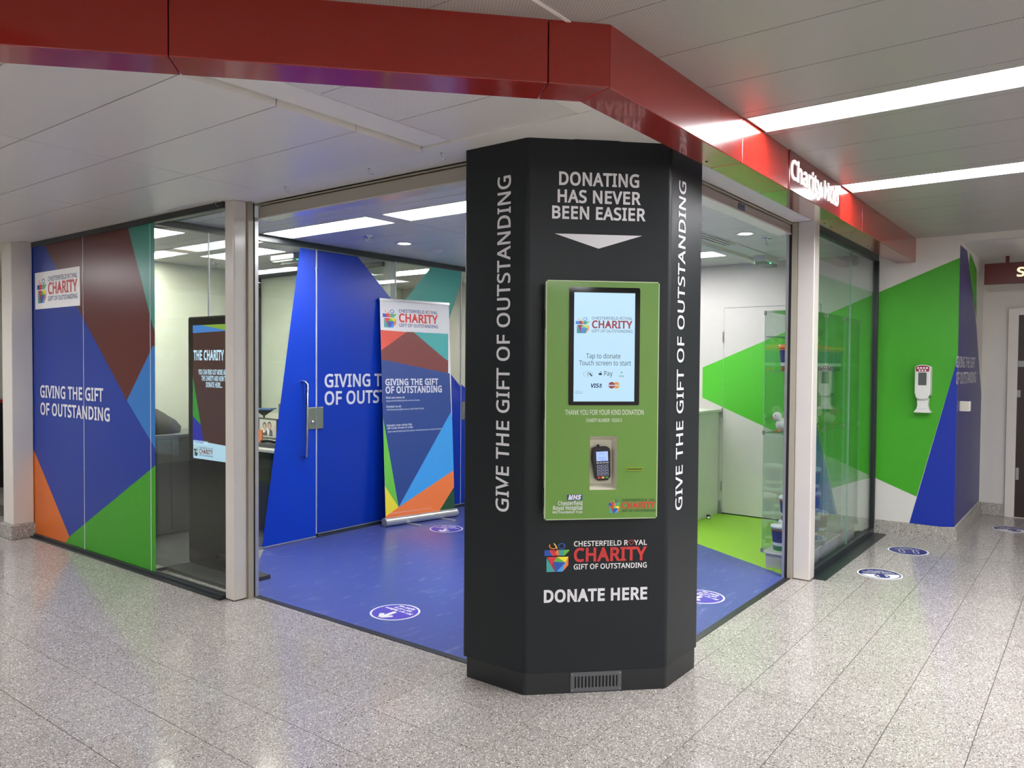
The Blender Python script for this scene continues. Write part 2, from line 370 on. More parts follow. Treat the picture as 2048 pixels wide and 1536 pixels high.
for i in range(-28, 30):
    for j in range(-22, 36):
        x0 = TX0 + TS*i; y0 = TY0 + TS*j; x1 = x0 + TS; y1 = y0 + TS
        if x0 > 11 or y0 > 11 or x0 < -5 or y0 < -5: continue
        inx = x1 > XT; iny = y1 > YT
        if x0 >= XT and y0 >= YT and not (x0 > XW or y0 > 7.6): continue
        if x0 < XT < x1 and y0 > YT: x1 = XT
        elif y0 < YT < y1 and x0 > XT and x0 < XW: y1 = YT
        elif x0 < XT < x1 and y0 < YT < y1: pass
        cells.append((x0, x1, y0, y1))
vis = []
for k, (x0, x1, y0, y1) in enumerate(cells):
    q = proj(((x0+x1)/2, (y0+y1)/2, 0))
    if q[2] > .3 and -60 < q[0] < 2108 and q[1] < 1600 and q[1] > 760: vis.append((q[2], k))
vis.sort(); near = set(k for _, k in vis[:298])
proto = tile_mesh().build('floor_tile', fl); pm = proto.data; first = True
rest = B(TERR)
for k, (x0, x1, y0, y1) in enumerate(cells):
    full = abs(x1-x0-TS) < 1e-6 and abs(y1-y0-TS) < 1e-6; cx, cy = (x0+x1)/2, (y0+y1)/2
    if k in near:
        if full:
            o = proto if first else proto.copy()
            if not first: COL.objects.link(o)
            first = False; o.location = (cx, cy, 0)
        else: B(TERR).box(x0+.0012, x1-.0012, y0+.0012, y1-.0012, -.01, 0).build('floor_tile', fl)
    else:
        x0 += .0012; y0 += .0012; x1 -= .0012; y1 -= .0012
        rest.add([(x0,y0,-.008),(x1,y0,-.008),(x1,y1,-.008),(x0,y1,-.008),(x0,y0,0),(x1,y0,0),(x1,y1,0),(x0,y1,0)], [(4,5,6,7),(0,1,5,4),(1,2,6,5),(2,3,7,6),(3,0,4,7)])
o = rest.build('distant_floor_tiles', fl); o['kind'] = 'stuff'
pa = FLOOR.px(1398, 1088.5); pb = FLOOR.px(1570, 1151); k_ = (pa[0]-pb[0]) / (pa[1]-pb[1]); bx = lambda y: pa[0] + (y - pa[1]) * k_
gc = [(XT, YP), (3.72, YP), (3.33, 4.87), (XT, 4.56)]
B(BLUEFL).prism(FLOOR, [(XT-.001, 2.2), (3.40, YT), (bx(YT), YT), (bx(YP), YP), (3.72, YP), (3.33, 4.87), (XT, 4.56)], -.05, .0).build('blue_vinyl_sheet', fl, label='blue sheet vinyl with pale scuffs')
B(GREENFL).prism(FLOOR, [(bx(YT), YT), (XW, YT), (XW, YP), (bx(YP), YP)], -.05, .0).build('green_vinyl_sheet', fl, label='lime green sheet vinyl')
B(GREYFL).prism(FLOOR, gc, -.05, .0).build('grey_vinyl_corner', fl, label='grey vinyl corner behind the window')
B(GREYFL).box(5.6, XW, YB, YT, -.05, 0).box(XA, XT, 4.25, 7.6, -.05, -.0001).build('window_sill_strip', fl)
B(CARPET).box(XT, XW, YP, 7.6, -.05, -.001).build('office_carpet', fl, label='dark office carpet')

# ================================================================ WALLS AND SHELL
def S(b, name, **k): o = b.build(name, **k); o['kind'] = 'structure'; return o
# end wall with painted green band (indoors) and green/blue wrap (outdoors)
PW = PX(XW)
we = S(B(WHITEW).box(XW, XW+.12, .975, 7.7, 0, 2.7), 'wall_right')
def band(Y):  # upper and lower edge heights of the green band at Y
    return 1.472 + (3.257 - Y) * .4125, 1.165 - (3.257 - Y) * .405
y0_, y1_ = 1.645, 3.255
g = [(-y1_, band(y1_)[1]), (-y0_, band(y0_)[1]), (-y0_, band(y0_)[0]), (-y1_, band(y1_)[0])]
DL, DR, DT_ = -3.03, -2.10, 2.068
b = B(C_WG)
for q in (clip(g, -1, 0, 3.036), clip(g, 1, 0, -2.094)):
    if len(q) > 2: b.poly(PW, q, .0015)
b.build('green_wall_graphic', we)
g2 = [PW.px(*p) for p in ((1757, 585), (1913, 519), (1908, 720), (1835, 993), (1755, 955))]
uw = -.975
g2 = [(-1.60, band(1.6)[0]), (uw, band(.975)[0]), (uw, PW.px(1908, 716)[1]), PW.px(1833, 993), (-1.60, band(1.6)[1])]
B(C_WG).poly(PW, g2, .0015).build('green_wall_graphic', we, label='green graphic outside the shop')
B(C_WB).poly(PW, [(uw, PW.px(1908, 716)[1]), PW.px(1817, 1052), (uw, .135)], .0018).build('blue_wall_graphic', we)
# door in the end wall
dr = thing('door_1', (XW, 2.56, 0), kind='structure', label='flush white door in the green and white end wall')
B(VOID).pbox(PW, DL-.004, DR+.004, 0.0, DT_+.004, .0004, .001).build('shadow_gap', dr)
lf = B(WHITEW).pbox(PW, DL, DR, .012, DT_, .001, .007).build('door_leaf', dr)
B(C_WG).poly(PW, clip(clip(g, 1, 0, DL), -1, 0, -DR), .0078).build('green_graphic', lf)
for z in (.28, 1.02, 1.78):
    B(SIL).tube([(XW-.012, -DL+.006, z-.05), (XW-.012, -DL+.006, z+.05)], .007).build('hinge', dr)
# return face along the passage
PR = PY(.975)
S(B(WHITEW).box(XW+.12, 9.15, .975, 1.1, 0, 2.7), 'wall_passage')
wr = bpy.data.objects['wall_passage']
x_ = XW
vb = [(x_, .14), (9.12, .14), (9.12, 1.2), PR.px(1951, 590), PR.px(1938, 500), (8.0, 2.50), (7.55, 2.45), (x_, 2.40)]
B(C_WB2).poly(PR, [(x_, .14), (9.12, .14), (9.12, 1.22), (8.62, 1.9), (8.2, 2.26), (7.9, 2.52), (7.49, 2.52)], .002).build('blue_wall_graphic', wr)
B(C_WG).poly(PR, [(8.02, 2.40), (8.2, 2.26), (8.62, 1.95), (8.55, 2.42), (8.1, 2.53)], .003).build('green_wall_graphic', wr)
b = B(LET)
b.tpx('GIVING THE GIFT', PR, 1911, 735, 1949, 734.5, 713, .01, .004); b.tpx('OF OUTSTANDING', PR, 1911, 768.5, 1951, 764.5, 745, .01, .004)
b.build('lettering', wr)
S(B(WHITEW).box(XW, XW+.12, -4, .975, 2.55, 2.72), 'wall_over_passage')
S(B(TILE).box(XW+.12, 9.3, -4, .98, 2.55, 2.6), 'ceiling')
S(B(WHITEW).box(9.15, 9.3, -4, 1.1, 0, 2.7), 'wall_far')
S(B(WHITEW).box(7.49, 12, -4.12, -4, 0, 2.7), 'wall_front')
S(B(WHITEW).box(-4.1, 12, -5.1, -5, 0, 2.7), 'wall_side')
S(B(CREAM).box(-5.1, -5, -5, 12, 0, 2.7), 'wall_back')
S(B(CREAM).box(-5, 12, 11, 11.1, 0, 2.7), 'wall_left')
S(B(CREAM).box(2.80, XW, 7.58, 7.68, 0, 2.6), 'wall_office')
# skirtings
S(B(SKIRT).box(XW-.02, XW, .955, 1.56, 0, .125).box(XW-.022, XW, 1.5612, 1.61, 0, .125), 'baseboard_right')
S(B(SKIRT).box(XW+.0005, 9.14, .955, .975, 0, .125), 'baseboard_passage')
S(B(SKIRT).box(9.13, 9.15, .73, .955, 0, .125), 'baseboard_far', bev=.004)
# pillar left of the window
pl_ = thing('pillar', (2.68, 7.3, 0), 'square off-white corner pillar with terrazzo base left of the blue window', 'pillar')
B(WHITE).box(2.60, 2.76, 7.20, 7.40, .12, ZS).build('shaft', pl_, bev=.006)
B(SKIRT).prism(FLOOR, [(2.575, 7.175), (2.775, 7.175), (2.775, 7.42), (2.575, 7.42)], 0, .12).build('skirting', pl_, bev=.006)
# far corridor behind the pillar
cd = thing('counter', (3.6, 10.6, 0), 'dark counter with red top far behind the left pillar', 'counter')
B(BLKP).box(2.6, 5, 10.3, 10.9, 0, 1.0).build('body', cd); B(RED).box(2.58, 5.02, 10.28, 10.92, 1.0, 1.04).build('top', cd)

# ================================================================ CEILINGS
so = S(B(VOID).prism(FLOOR, [(2.30, 1.40), (XW, 1.40), (XW, 11), (-5, 11), (-5, 8.19)], 2.62, 2.66), 'ceiling')
cF = NI.x * F1.x + NI.y * F1.y
def soft(x0, x1, y0, y1):
    q = [(x0, y0), (x1, y0), (x1, y1), (x0, y1)]
    q = clip(q, NI.x, NI.y, cF + .10)
    return clip(q, 0, 1, 1.41) if q else q
def ctile(q, z, m, name='ceiling_tile', par=so, g=.003, th=.045):
    cx = sum(p[0] for p in q)/len(q); cy = sum(p[1] for p in q)/len(q)
    qq = []
    for x, y in q:
        dx, dy = cx - x, cy - y; qq.append((x + (g if dx > 0 else -g), y + (g if dy > 0 else -g)))
    return B(m).prism(FLOOR, qq, z, z + th).build(name, par)
zl, zh = 2.475, 2.50
for i in range(19):
    x1 = 2.64 - .4*i; x0 = x1 - .4
    for j in range(6):
        y0 = 2.55 + 1.3*j; q = soft(x0, x1, y0, y0 + 1.3)
        if len(q) > 2: ctile(q, zl, TILEP if (i >= 3 and j == 0) else TILE)
for i in range(4):
    x1 = 2.70 - .4*i; q = soft(x1 - .4, x1, 1.70, 2.37)
    if len(q) > 2: ctile(q, zh, TILEP)
q = soft(1.0, 2.64, 2.375, 2.545)
ctile(q, zh, BOARD, 'soffit_strip')
q = soft(1.4, 2.70, 1.3, 1.695); ctile(q, ZS + .005, BOARD, 'soffit_board')
B(BOARD).box(2.645, 2.70, 1.41, 11, ZS, ZS + .03).box(2.70, 2.925, 1.41, 11, ZS, ZS + .02).build('soffit_board', so)
B(BOARD).box(2.925, XW, 1.41, YT - .005, ZS, ZS + .02).box(2.925, 3.4, YT-.005, 2.35, ZS+.003, ZS+.02).box(2.925, XW, 7.60, 11, ZS, ZS+.02).build('soffit_board', so)
# ceiling over the shop
cs = S(B(VOID).box(XT, XW, YT, 7.58, 2.56, 2.6), 'ceiling')
B(BOARD).box(XT+.06, 3.09, YT+.03, YP-.03, ZSHOP, ZSHOP+.02).build('edge_board', cs)
for i in range(11):
    x0 = 3.09 + .41*i; x1 = min(x0 + .41, XW)
    for (y0, y1) in ((YT + .03, 2.42), (2.69, 3.97), (3.97, YP - .02)):
        ctile([(x0, y0), (x1, y0), (x1, y1), (x0, y1)], ZSHOP, TILE, par=cs, g=.003)
    for (y0, y1) in ((YP + .02, 6.5), (6.5, 7.58)):
        ctile([(x0, y0), (x1, y0), (x1, y1), (x0, y1)], ZSHOP, TILE, par=cs, g=.003)
B(BOARD).box(6.26, XW, 2.43, 2.60, ZSHOP-.002, ZSHOP+.02).box(3.1, 6.26, 2.56, 2.60, ZSHOP-.002, ZSHOP+.02).build('bulkhead_board', cs)
b = B(BOARD)
for k in range(8): b.box(3.1 + .55*k, 3.1 + .55*k + .545, 2.60, 2.685, 2.468, ZSHOP + .02)
b.build('dropped_edge_trim', cs)
ld = thing('air_diffuser', (4.7, 2.49, ZSHOP), 'linear air diffuser with black slots in the shop ceiling right of the column', 'vent')
b = B(BLKR); 
for k in range(3): b.box(3.2, 6.24, 2.435 + .042*k, 2.455 + .042*k, ZSHOP + .004, ZSHOP + .02)
b.build('slot', ld)
b = B(WHITEP)
for k in range(4): b.box(3.2, 6.26, 2.42 + .042*k - (.004 if k else 0), 2.434 + .042*k + (.0 if k < 3 else .0), ZSHOP - .003, ZSHOP + .02)
b.build('blade', ld)
# corridor ceiling planks
cc = S(B(VOID).prism(FLOOR, [(-5, -5), (XW, -5), (XW, 1.36), (2.26, 1.36), (-5, 8.07)], 2.66, 2.70), 'ceiling')
for k in range(-19, 13):
    x0 = 2.582 + .392*k; x1 = x0 + .392
    if x1 < -5: continue
    x1 = min(x1, XW)
    q = [(x0, -5), (x1, -5), (x1, 9), (x0, 9)]
    if x0 < 2.239 < x1: yd = F1.y + .05 + (2.239 - x0) * .926; q = [(x0, -5), (x1, -5), (x1, 1.35), (2.25, 1.35), (x0, yd)]
    elif x0 < 2.239: q = clip(q, -NI.x, -NI.y, -cF - .05)
    else: q = clip(q, 0, -1, -1.35)
    if len(q) < 3: continue
    lit = {2: (3.437, 3.692), 6: (5.03, 5.288), -6: (.24, .495), -10: (-1.36, -1.105), -14: (-2.96, -2.705)}.get(k)
    if lit:
        for a, c in ((x0, lit[0]-.004), (lit[1]+.004, x1)):
            qq = clip(clip(q, 1, 0, a), -1, 0, -c)
            if len(qq) > 2: ctile(qq, ZC, PLANK, 'ceiling_plank', cc, .0015)
    else: ctile(q, ZC, PLANK, 'ceiling_plank', cc, .002)
def strip_light(x0, x1, y0, y1, z, m, label, group=None, name='ceiling_light', unlit=False):
    t = thing(name, ((x0+x1)/2, (y0+y1)/2, z), label, 'light', group)
    B(WHITEP).box(x0, x0+.006, y0, y1, z-.003, z+.05).box(x1-.006, x1, y0, y1, z-.003, z+.05).box(x0+.006, x1-.006, y0, y0+.006, z-.003, z+.05).box(x0+.006, x1-.006, y1-.006, y1, z-.003, z+.05).build('frame', t)
    B(m).box(x0+.006, x1-.006, y0+.006, y1-.006, z+.002, z+.006).build('diffuser', t)
    return t
strip_light(3.437, 3.692, -4.8, 1.30, ZC, L_CORR, 'long white light strip in the corridor ceiling, nearer one ending at the red fascia')
strip_light(5.03, 5.288, -4.8, 1.30, ZC, L_CORR, 'long white light strip ending beside the Charity Hub sign')
strip_light(.24, .495, -4.8, -.4, ZC, L_CORR, 'light strip overhead, first behind the photographer'); strip_light(-1.36, -1.105, -4.8, 3.4, ZC, L_CORR, 'light strip overhead, second behind the photographer')
B(BOARD).box(1.80, 2.20, 1.40, 1.412, ZC-.004, ZC+.01).build('edge_trim', cc)
for (x, y) in ((1.4, 8.6), (1.1, 5.4), (.5, 7.0)):
    strip_light(x-.15, x+.15, y-.6, y+.6, zl-.004, L_CORR, {8.6: 'lit soffit panel farthest left, beyond the pillar', 5.4: 'lit soffit panel left of view, nearest the camera', 7.0: 'lit soffit panel left of view, middle one'}[y])
strip_light(3.4, 3.7, 8.3, 10.6, ZS, L_FAR, 'light in the back corridor behind the pillar')
gsl = 'lit panels in the shop ceiling'
strip_light(3.645, 3.925, 4.05, 5.235, ZSHOP - .002, L_SHOP, 'rectangular ceiling light panel nearest the blue glass door')
strip_light(3.65, 3.93, 2.72, 3.90, ZSHOP - .002, L_SHOP, 'rectangular ceiling light panel partly behind the column left edge')
strip_light(5.05, 5.33, 2.72, 3.90, ZSHOP - .002, L_SHOP, 'ceiling light panel hidden behind the charcoal column')
strip_light(6.52, 6.84, 2.70, 3.90, ZSHOP - .002, L_SHOP, 'ceiling light panel above the white and green end wall')
strip_light(3.66, 3.92, 6.98, 7.54, ZSHOP - .002, L_OFF, 'office ceiling light panel seen just right of the teal vinyl')
strip_light(3.0, 3.28, 5.7, 6.9, ZSHOP - .002, L_OFF, 'added office ceiling light panel, unseen behind the blue vinyl')  # extra lamp added out of sight to brighten the cream office wall
strip_light(4.08, 4.36, 5.9, 6.85, ZSHOP - .002, L_OFF, 'office ceiling light panel above the tall display stand')
strip_light(3.66, 3.92, 5.62, 6.84, ZSHOP - .002, mat('dim_diffuser', '#d8cfc4', .4, emis=.35), 'dim office ceiling panel above the tall display stand')
strip_light(6.0, 6.3, 5.7, 6.9, ZSHOP - .002, L_OFF, 'ceiling light panel in the room behind the teal vinyl')
# downlights, detector, sprinklers
def downlight(x, y, label):
    t = thing('downlight', (x, y, ZSHOP), label, 'light')
    B(WHITEP).lathe((x, y, ZSHOP), [(.052, .012), (.05, -.004), (.075, -.006), (.078, 0)], 24).build('trim_ring', t)
    B(L_SHOP).lathe((x, y, ZSHOP), [(.001, -.0025), (.051, -.0025)], 24).build('lamp', t)
downlight(4.65, 4.69, 'round downlight in shop ceiling left of the column'); downlight(5.80, 2.19, 'round downlight in shop ceiling right of the column')
t = thing('smoke_detector', (5.08, 4.73, ZSHOP), 'small round white detector on shop ceiling beside the column', 'detector')
B(WHITEP).lathe((5.08, 4.73, ZSHOP), [(.055, .002), (.055, -.01), (.045, -.02), (.03, -.03), (.001, -.032)], 20).build('cover', t)
B(WHITEP).lathe((5.08, 4.73, ZSHOP), [(.062, .002), (.062, -.004), (.05, -.004)], 20).build('base', t)
def sprinkler(x, y, label):
    t = thing('sprinkler', (x, y, ZSHOP), label, 'sprinkler')
    B(CHR).lathe((x, y, ZSHOP), [(.04, .001), (.038, -.008), (.012, -.010)], 20).build('rosette', t)
    b = B(CHR).lathe((x, y, ZSHOP), [(.012, -.01), (.010, -.02), (.006, -.022)], 12)
    for s in (-1, 1): b.tube([(x+.010*s, y, ZSHOP-.018), (x+.016*s, y, ZSHOP-.032), (x+.006*s, y, ZSHOP-.048)], .0025, 6)
    b.build('frame', t); B(CHR).lathe((x, y, ZSHOP), [(.001, -.05), (.018, -.05), (.018, -.052), (.001, -.052)], 12).build('deflector', t)
sprinkler(4.22, 4.66, 'sprinkler head in the shop ceiling beside the first light panel'); sprinkler(6.10, 2.13, 'sprinkler head in shop ceiling above the glass showcases')
sprinkler(4.47, 7.2, 'sprinkler head in the office ceiling')
def exit_unit(x, y, z, lx, ly, label):
    t = thing('emergency_light', (x, y, z), label, 'emergency light')
    B(WHITEP).box(x-lx/2, x+lx/2, y-ly/2, y+ly/2, z-.055, z).build('housing', t, bev=.006)
    B(glass('diffuser_plastic' + label[:3], '#dfe6e0')).box(x-lx/2+.01, x+lx/2-.01, y-ly/2+.01, y+ly/2-.01, z-.085, z-.055).build('lens', t, bev=.006)
    B(L_GREEN).ball((x, y-ly/2+.02 if ly > .1 else y, z-.058), .008).build('indicator', t)
exit_unit(7.15, 2.50, ZSHOP, .34, .12, 'white emergency light with green indicator in shop ceiling right')
exit_unit(4.48, 6.05, ZSHOP, .12, .34, 'grey emergency light with green indicator in the office ceiling')

# ================================================================ RED FASCIA
fa = thing('fascia', (4.0, 1.38, 2.4), 'red lacquered metal fascia running along the ceiling edge, lettered Charity Hub', 'fascia')
Z0, Z1 = 2.40, ZC + .004
def dpt(s, t): p = F1 + DG * s + NI * t; return (p.x, p.y)
inner = (F1.x + .0607, F1.y + TH)
gp = .0015
ss = [.208, 1.37, 2.52, 3.67, 4.82, 5.97, 7.1]
for a, c in zip(ss, ss[1:]):
    B(RED).prism(FLOOR, [dpt(a+gp, 0), dpt(c-gp, 0), dpt(c-gp, TH), dpt(a+gp, TH)], Z0, Z1).build('fascia_panel', fa, bev=.003)
B(RED).prism(FLOOR, [(F1.x, F1.y), dpt(.208-gp, 0), dpt(.208-gp, TH), inner], Z0, Z1).build('fascia_panel', fa, bev=.003)
xs = [None, 3.415, 4.06, 5.03, 5.60, XW - .002]
B(RED).prism(FLOOR, [(F1.x + .0003, F1.y), (3.415-gp, F1.y), (3.415-gp, F1.y+TH), (inner[0]+.0003, inner[1])], Z0, Z1).build('fascia_panel', fa, bev=.003)
for a, c in zip(xs[1:], xs[2:]):
    sign = abs(a - 4.06) < .01
    o = B(REDS if sign else RED).box(a+gp, c-gp, F1.y - (.006 if sign else 0), F1.y+TH, Z0, Z1).build('fascia_panel', fa, bev=.003)
    if sign: o['label'] = 'glossy red sign panel'
B(VOID).prism(FLOOR, [(2.27, 1.34), dpt(7, .03), dpt(7, .12), (2.29, 1.45)], Z0 + .02, Z1 - .03).box(2.27, XW-.01, F1.y+.03, F1.y+.12, Z0+.02, Z1-.03).build('carrier_rail', fa)
PFs = PY(F1.y - .006)
hx0, hv0 = PFs.px(1581.5, 366); hx1 = PFs.px(1675.5, 413)[0]
B(mat('lit_acrylic_letter', '#f4f2f2', .4, var=.01, emis=.55)).text('Charity Hub', PFs, hx0, 2.463, hx1 - hx0, .098, .014, .0, thick=.005).build('lettering', fa)
b = B(BLKP)
for x in (3.30, 5.15, 5.3, 6.3, 6.42): B(BLKP).lathe((x, F1.y+.12, Z0-.0005), [(.001, -.002), (.006, -.002), (.006, .002)], 10).build('fixing_screw', fa)

# ================================================================ SHOPFRONT HEADS, POSTS, THRESHOLDS
b = B(SHUT).box(XT, XT+.05, 2.40, 4.25, 2.40, 2.468).build('trim_1'); b['kind'] = 'structure'
B(BLKR).box(XT+.01, XT+.05, 2.40, 4.25, 2.468, 2.49).build('shadow_slot', b)
B(BEIGE).box(XT-.012, XT+.01, 2.40, 4.25, 2.474, 2.480).build('bead', b)
B(WHITE).box(XT-.004, XT+.09, 2.40, 4.25, 2.392, 2.40).build('lip', b)
b = B(SHUTB).box(3.60, 5.485, YT, YT+.05, 2.415, 2.468).build('trim_2'); b['kind'] = 'structure'
B(BLKR).box(3.60, 5.485, YT+.01, YT+.05, 2.468, 2.49).build('shadow_slot', b)
B(BEIGE).box(3.60, 5.485, YT-.012, YT+.01, 2.474, 2.480).build('bead', b)
B(WHITE).box(3.60, 5.485, YT-.004, YT+.09, 2.405, 2.415).build('lip', b)
B(mat('dark_blue_label', '#23264a', .4)).box(4.50, 4.60, YT-.003, YT, 2.425, 2.46).build('label_plate', b)
def post(name, x0, x1, y0, y1, label):
    t = thing(name, ((x0+x1)/2, (y0+y1)/2, 0), label, 'post')
    B(WHITE).box(x0, x1, y0, y1, .004, ZS).build('shaft', t, bev=.007, seg=3)
    B(BLKR).box(x0+.004, x1-.004, y0+.004, y1-.004, 0, .004).build('base_gasket', t); return t
ta = post('shopfront_post', 2.765, 2.857, 4.266, 4.362, 'tall white post between left window and open entrance')
tb = post('shopfront_post', 5.492, 5.605, 1.585, 1.70, 'tall white post between right opening and clear window')
def guide(parts, label, loc):
    t = thing('shutter_guide', loc, label, 'shutter guide')
    for n_, m_, bx_, z_ in parts: B(m_).box(*bx_, 0, z_).build(n_, t)
guide((('front_flange', BEIGE, (2.858, 2.893, 4.25, 4.30), 2.488), ('channel', BLKR, (2.893, 2.905, 4.254, 4.30), 2.488), ('rear_flange', ALU, (2.905, 2.93, 4.25, 4.30), 2.40)), 'beige shutter guide right of the left white post', (2.89, 4.27, 0))
guide((('front_flange', BEIGE, (5.485, 5.53, 1.701, 1.737), 2.488), ('channel', BLKR, (5.489, 5.53, 1.737, 1.757), 2.488), ('rear_flange', ALU, (5.485, 5.53, 1.757, 1.775), 2.41)), 'beige shutter guide left of the right white post', (5.5, 1.73, 0))
S(B(BLK).box(XT-.03, XT+.012, 2.40, 4.25, -.01, .003), 'trim_3'); S(B(BLK).box(3.58, 5.485, YT-.035, YT+.008, -.01, .003), 'trim_4')
# hooks under the soffit
for i, (x, y) in enumerate(((2.74, 4.42), (2.74, 3.72), (2.74, 3.02), (2.74, 2.52), (3.92, 1.50), (4.55, 1.50))):
    t = B(CHR).tube([(x, y, ZS), (x, y, ZS-.018), (x+.004, y-.004, ZS-.028), (x+.014, y-.012, ZS-.03), (x+.018, y-.016, ZS-.022)], .0016, 6).lathe((x, y, ZS), [(.001, -.001), (.007, -.001), (.007, .001)], 10).build('ceiling_hook')
    tag(t, 'small wire hook under the white soffit above the ' + ('left window end', 'open entrance, left', 'open entrance, middle', 'charcoal column left shoulder', 'right opening, nearer the column', 'right opening, farther from the column')[i], 'hook')

# ================================================================ LOGO
def logo(b, Pn, u0, v0, w, dark, red, off=.002, pal=P, bold=.012):
    """gift box and three lines of lettering; w = whole width, v0 = base of the last line"""
    k = w / 1690.; X = lambda x: u0 + (x - 148) * k; Y = lambda y: v0 + (612 - y) * k
    def q(m, pts): b.m(pal[m]); b.poly(Pn, [(X(x), Y(y)) for x, y in pts], off)
    q('teal', [(182, 388), (182, 622), (322, 622)]); q('red', [(194, 384), (352, 384), (300, 460), (262, 520)]); q('dred', [(262, 520), (300, 460), (322, 622)])
    q('green', [(352, 384), (488, 475), (300, 460)]); q('yellow', [(352, 384), (536, 384), (488, 475)]); q('blue', [(300, 460), (488, 475), (345, 622), (322, 622)])
    q('lblue', [(345, 622), (488, 475), (462, 560), (442, 622)]); q('orange', [(536, 384), (536, 520), (442, 622), (462, 560), (488, 475)])
    q('blue', [(148, 272), (220, 272), (276, 364), (148, 364)]); q('red', [(220, 272), (312, 272), (318, 322), (372, 364), (276, 364)]); q('orange', [(350, 272), (372, 272), (380, 364), (372, 364), (318, 322)])
    q('dred', [(300, 272), (350, 272), (318, 322)]); q('teal', [(372, 272), (466, 272), (452, 364), (380, 364)]); q('green', [(466, 272), (550, 272), (550, 288), (476, 364), (452, 364)])
    b.m(pal['orange']); b.ring(Pn, X(290), Y(205), 52*k, 70*k, off, 16, 150, 330, .75)
    b.m(pal['yellow']); b.line(Pn, [(X(298), Y(165)), (X(330), Y(205)), (X(352), Y(252))], 14*k, off)
    b.m(pal['blue']); b.ring(Pn, X(425), Y(212), 42*k, 62*k, off, 20, -150, 190, .78)
    b.m(dark); b.text('CHESTERFIELD R', Pn, X(625), Y(222), 890*k, 80*k, bold, off); b.text('YAL', Pn, X(1615), Y(222), 215*k, 80*k, bold, off)
    b.text('GIFT OF OUTSTANDING', Pn, X(625), Y(592), 1205*k, 80*k, bold, off)
    b.m(red); b.text('CHARITY', Pn, X(625), Y(464), 1205*k, 205*k, .025, off)
    h = [(1567, 222), (1528, 178), (1530, 150), (1550, 140), (1567, 156), (1584, 140), (1604, 150), (1606, 178), (1567, 222)]
    b.line(Pn, [(X(x), Y(y)) for x, y in h], 9*k, off)
    return b

# ================================================================ LEFT SHOPFRONT WINDOW
w1 = thing('window_1', (XA, 5.8, 0), kind='structure', label='frameless glass shopfront with coloured vinyl left of the entrance')
B(BLKF).box(XA-.02, XA+.035, 4.362, 7.24, 0, .028).build('bottom_rail', w1, bev=.003); B(BLKF).box(XA-.045, XA-.02, 4.362, 7.2, 0, .012).build('bottom_gasket', w1)
B(BLKF).box(XA-.01, XA+.03, 4.362, 7.24, 2.448, 2.488).build('top_rail', w1); B(BLKF).box(XA-.015, XA+.03, 7.212, 7.24, .028, 2.448).build('stile', w1)
P1 = PX(XA)
pans = []
for a, c in ((4.364, 5.262), (5.268, 6.272), (6.278, 7.212)):
    pans.append(B(GL).box(XA+.001, XA+.009, a, c, .028, 2.448).build('glass_pane', w1)); 
for y in (5.265, 6.275): B(EDGEW).box(XA-.0035, XA+.010, y-.003, y+.003, .028, 2.448).build('glass_joint', w1)
def vin(Pn, pts, m, name, par, off=.0015, bounds=None):
    q = [Pn.px(*p) for p in pts]
    if bounds:
        u0, u1, v0, v1 = bounds
        q = clip(clip(clip(clip(q, 1, 0, u0), -1, 0, -u1), 0, 1, v0), 0, -1, -v1)
    return B(m).poly(Pn, q, off).build(name, par)
bd = (-7.212, -5.205, .03, 2.448)
vin(P1, [(40, 480), (90, 492), (254, 801), (311, 897), (311, 931), (139, 1073), (67, 897), (40, 830)], C_BLUE, 'blue_vinyl', w1, bounds=bd)
vin(P1, [(89, 470), (90, 492), (254, 801), (308, 688), (308, 660), (257, 459), (250, 430)], C_MAR, 'maroon_vinyl', w1, bounds=bd)
vin(P1, [(250, 430), (257, 459), (308, 662), (320, 662), (320, 430)], C_TEAL, 'teal_vinyl', w1, bounds=bd)
vin(P1, [(308, 688), (254, 801), (311, 897), (320, 910), (320, 680)], C_LB, 'light_blue_vinyl', w1, bounds=bd)
vin(P1, [(308, 655), (320, 700), (308, 692), (300, 690)], C_MAR, 'maroon_vinyl', w1, off=.0017, bounds=bd)
vin(P1, [(40, 830), (67, 897), (139, 1073), (131, 1087), (125, 1110), (40, 1090)], C_OR, 'orange_vinyl', w1, bounds=bd)
vin(P1, [(139, 1073), (131, 1087), (125, 1110), (320, 1170), (320, 924), (311, 931)], C_GR, 'green_vinyl', w1, bounds=bd)
b = B(LET); b.tpx('GIVING THE GIFT', P1, 81.6, 793, 207.5, 803.5, 770.5, .02, .004); b.tpx('OF OUTSTANDING', P1, 82, 828.5, 220.6, 842, 806, .02, .004); b.build('lettering', w1)
c4 = [P1.px(*p) for p in ((71, 547), (161, 532), (161, 611), (72, 619))]
u0 = (c4[0][0]+c4[3][0])/2; u1 = (c4[1][0]+c4[2][0])/2; v0 = (c4[2][1]+c4[3][1])/2; v1 = (c4[0][1]+c4[1][1])/2
st = B(P['white']).pbox(P1, u0, u1, v0, v1, .002, .005).build('logo_plate', w1)
B_ = logo(B(P['navy']), P1, u0 + (u1-u0)*.055, v0 + (v1-v0)*.17, (u1-u0)*.90, P['navy'], P['bred'], .006); 
# stretch of the logo upward to fill the plate
B_.build('logo', st)

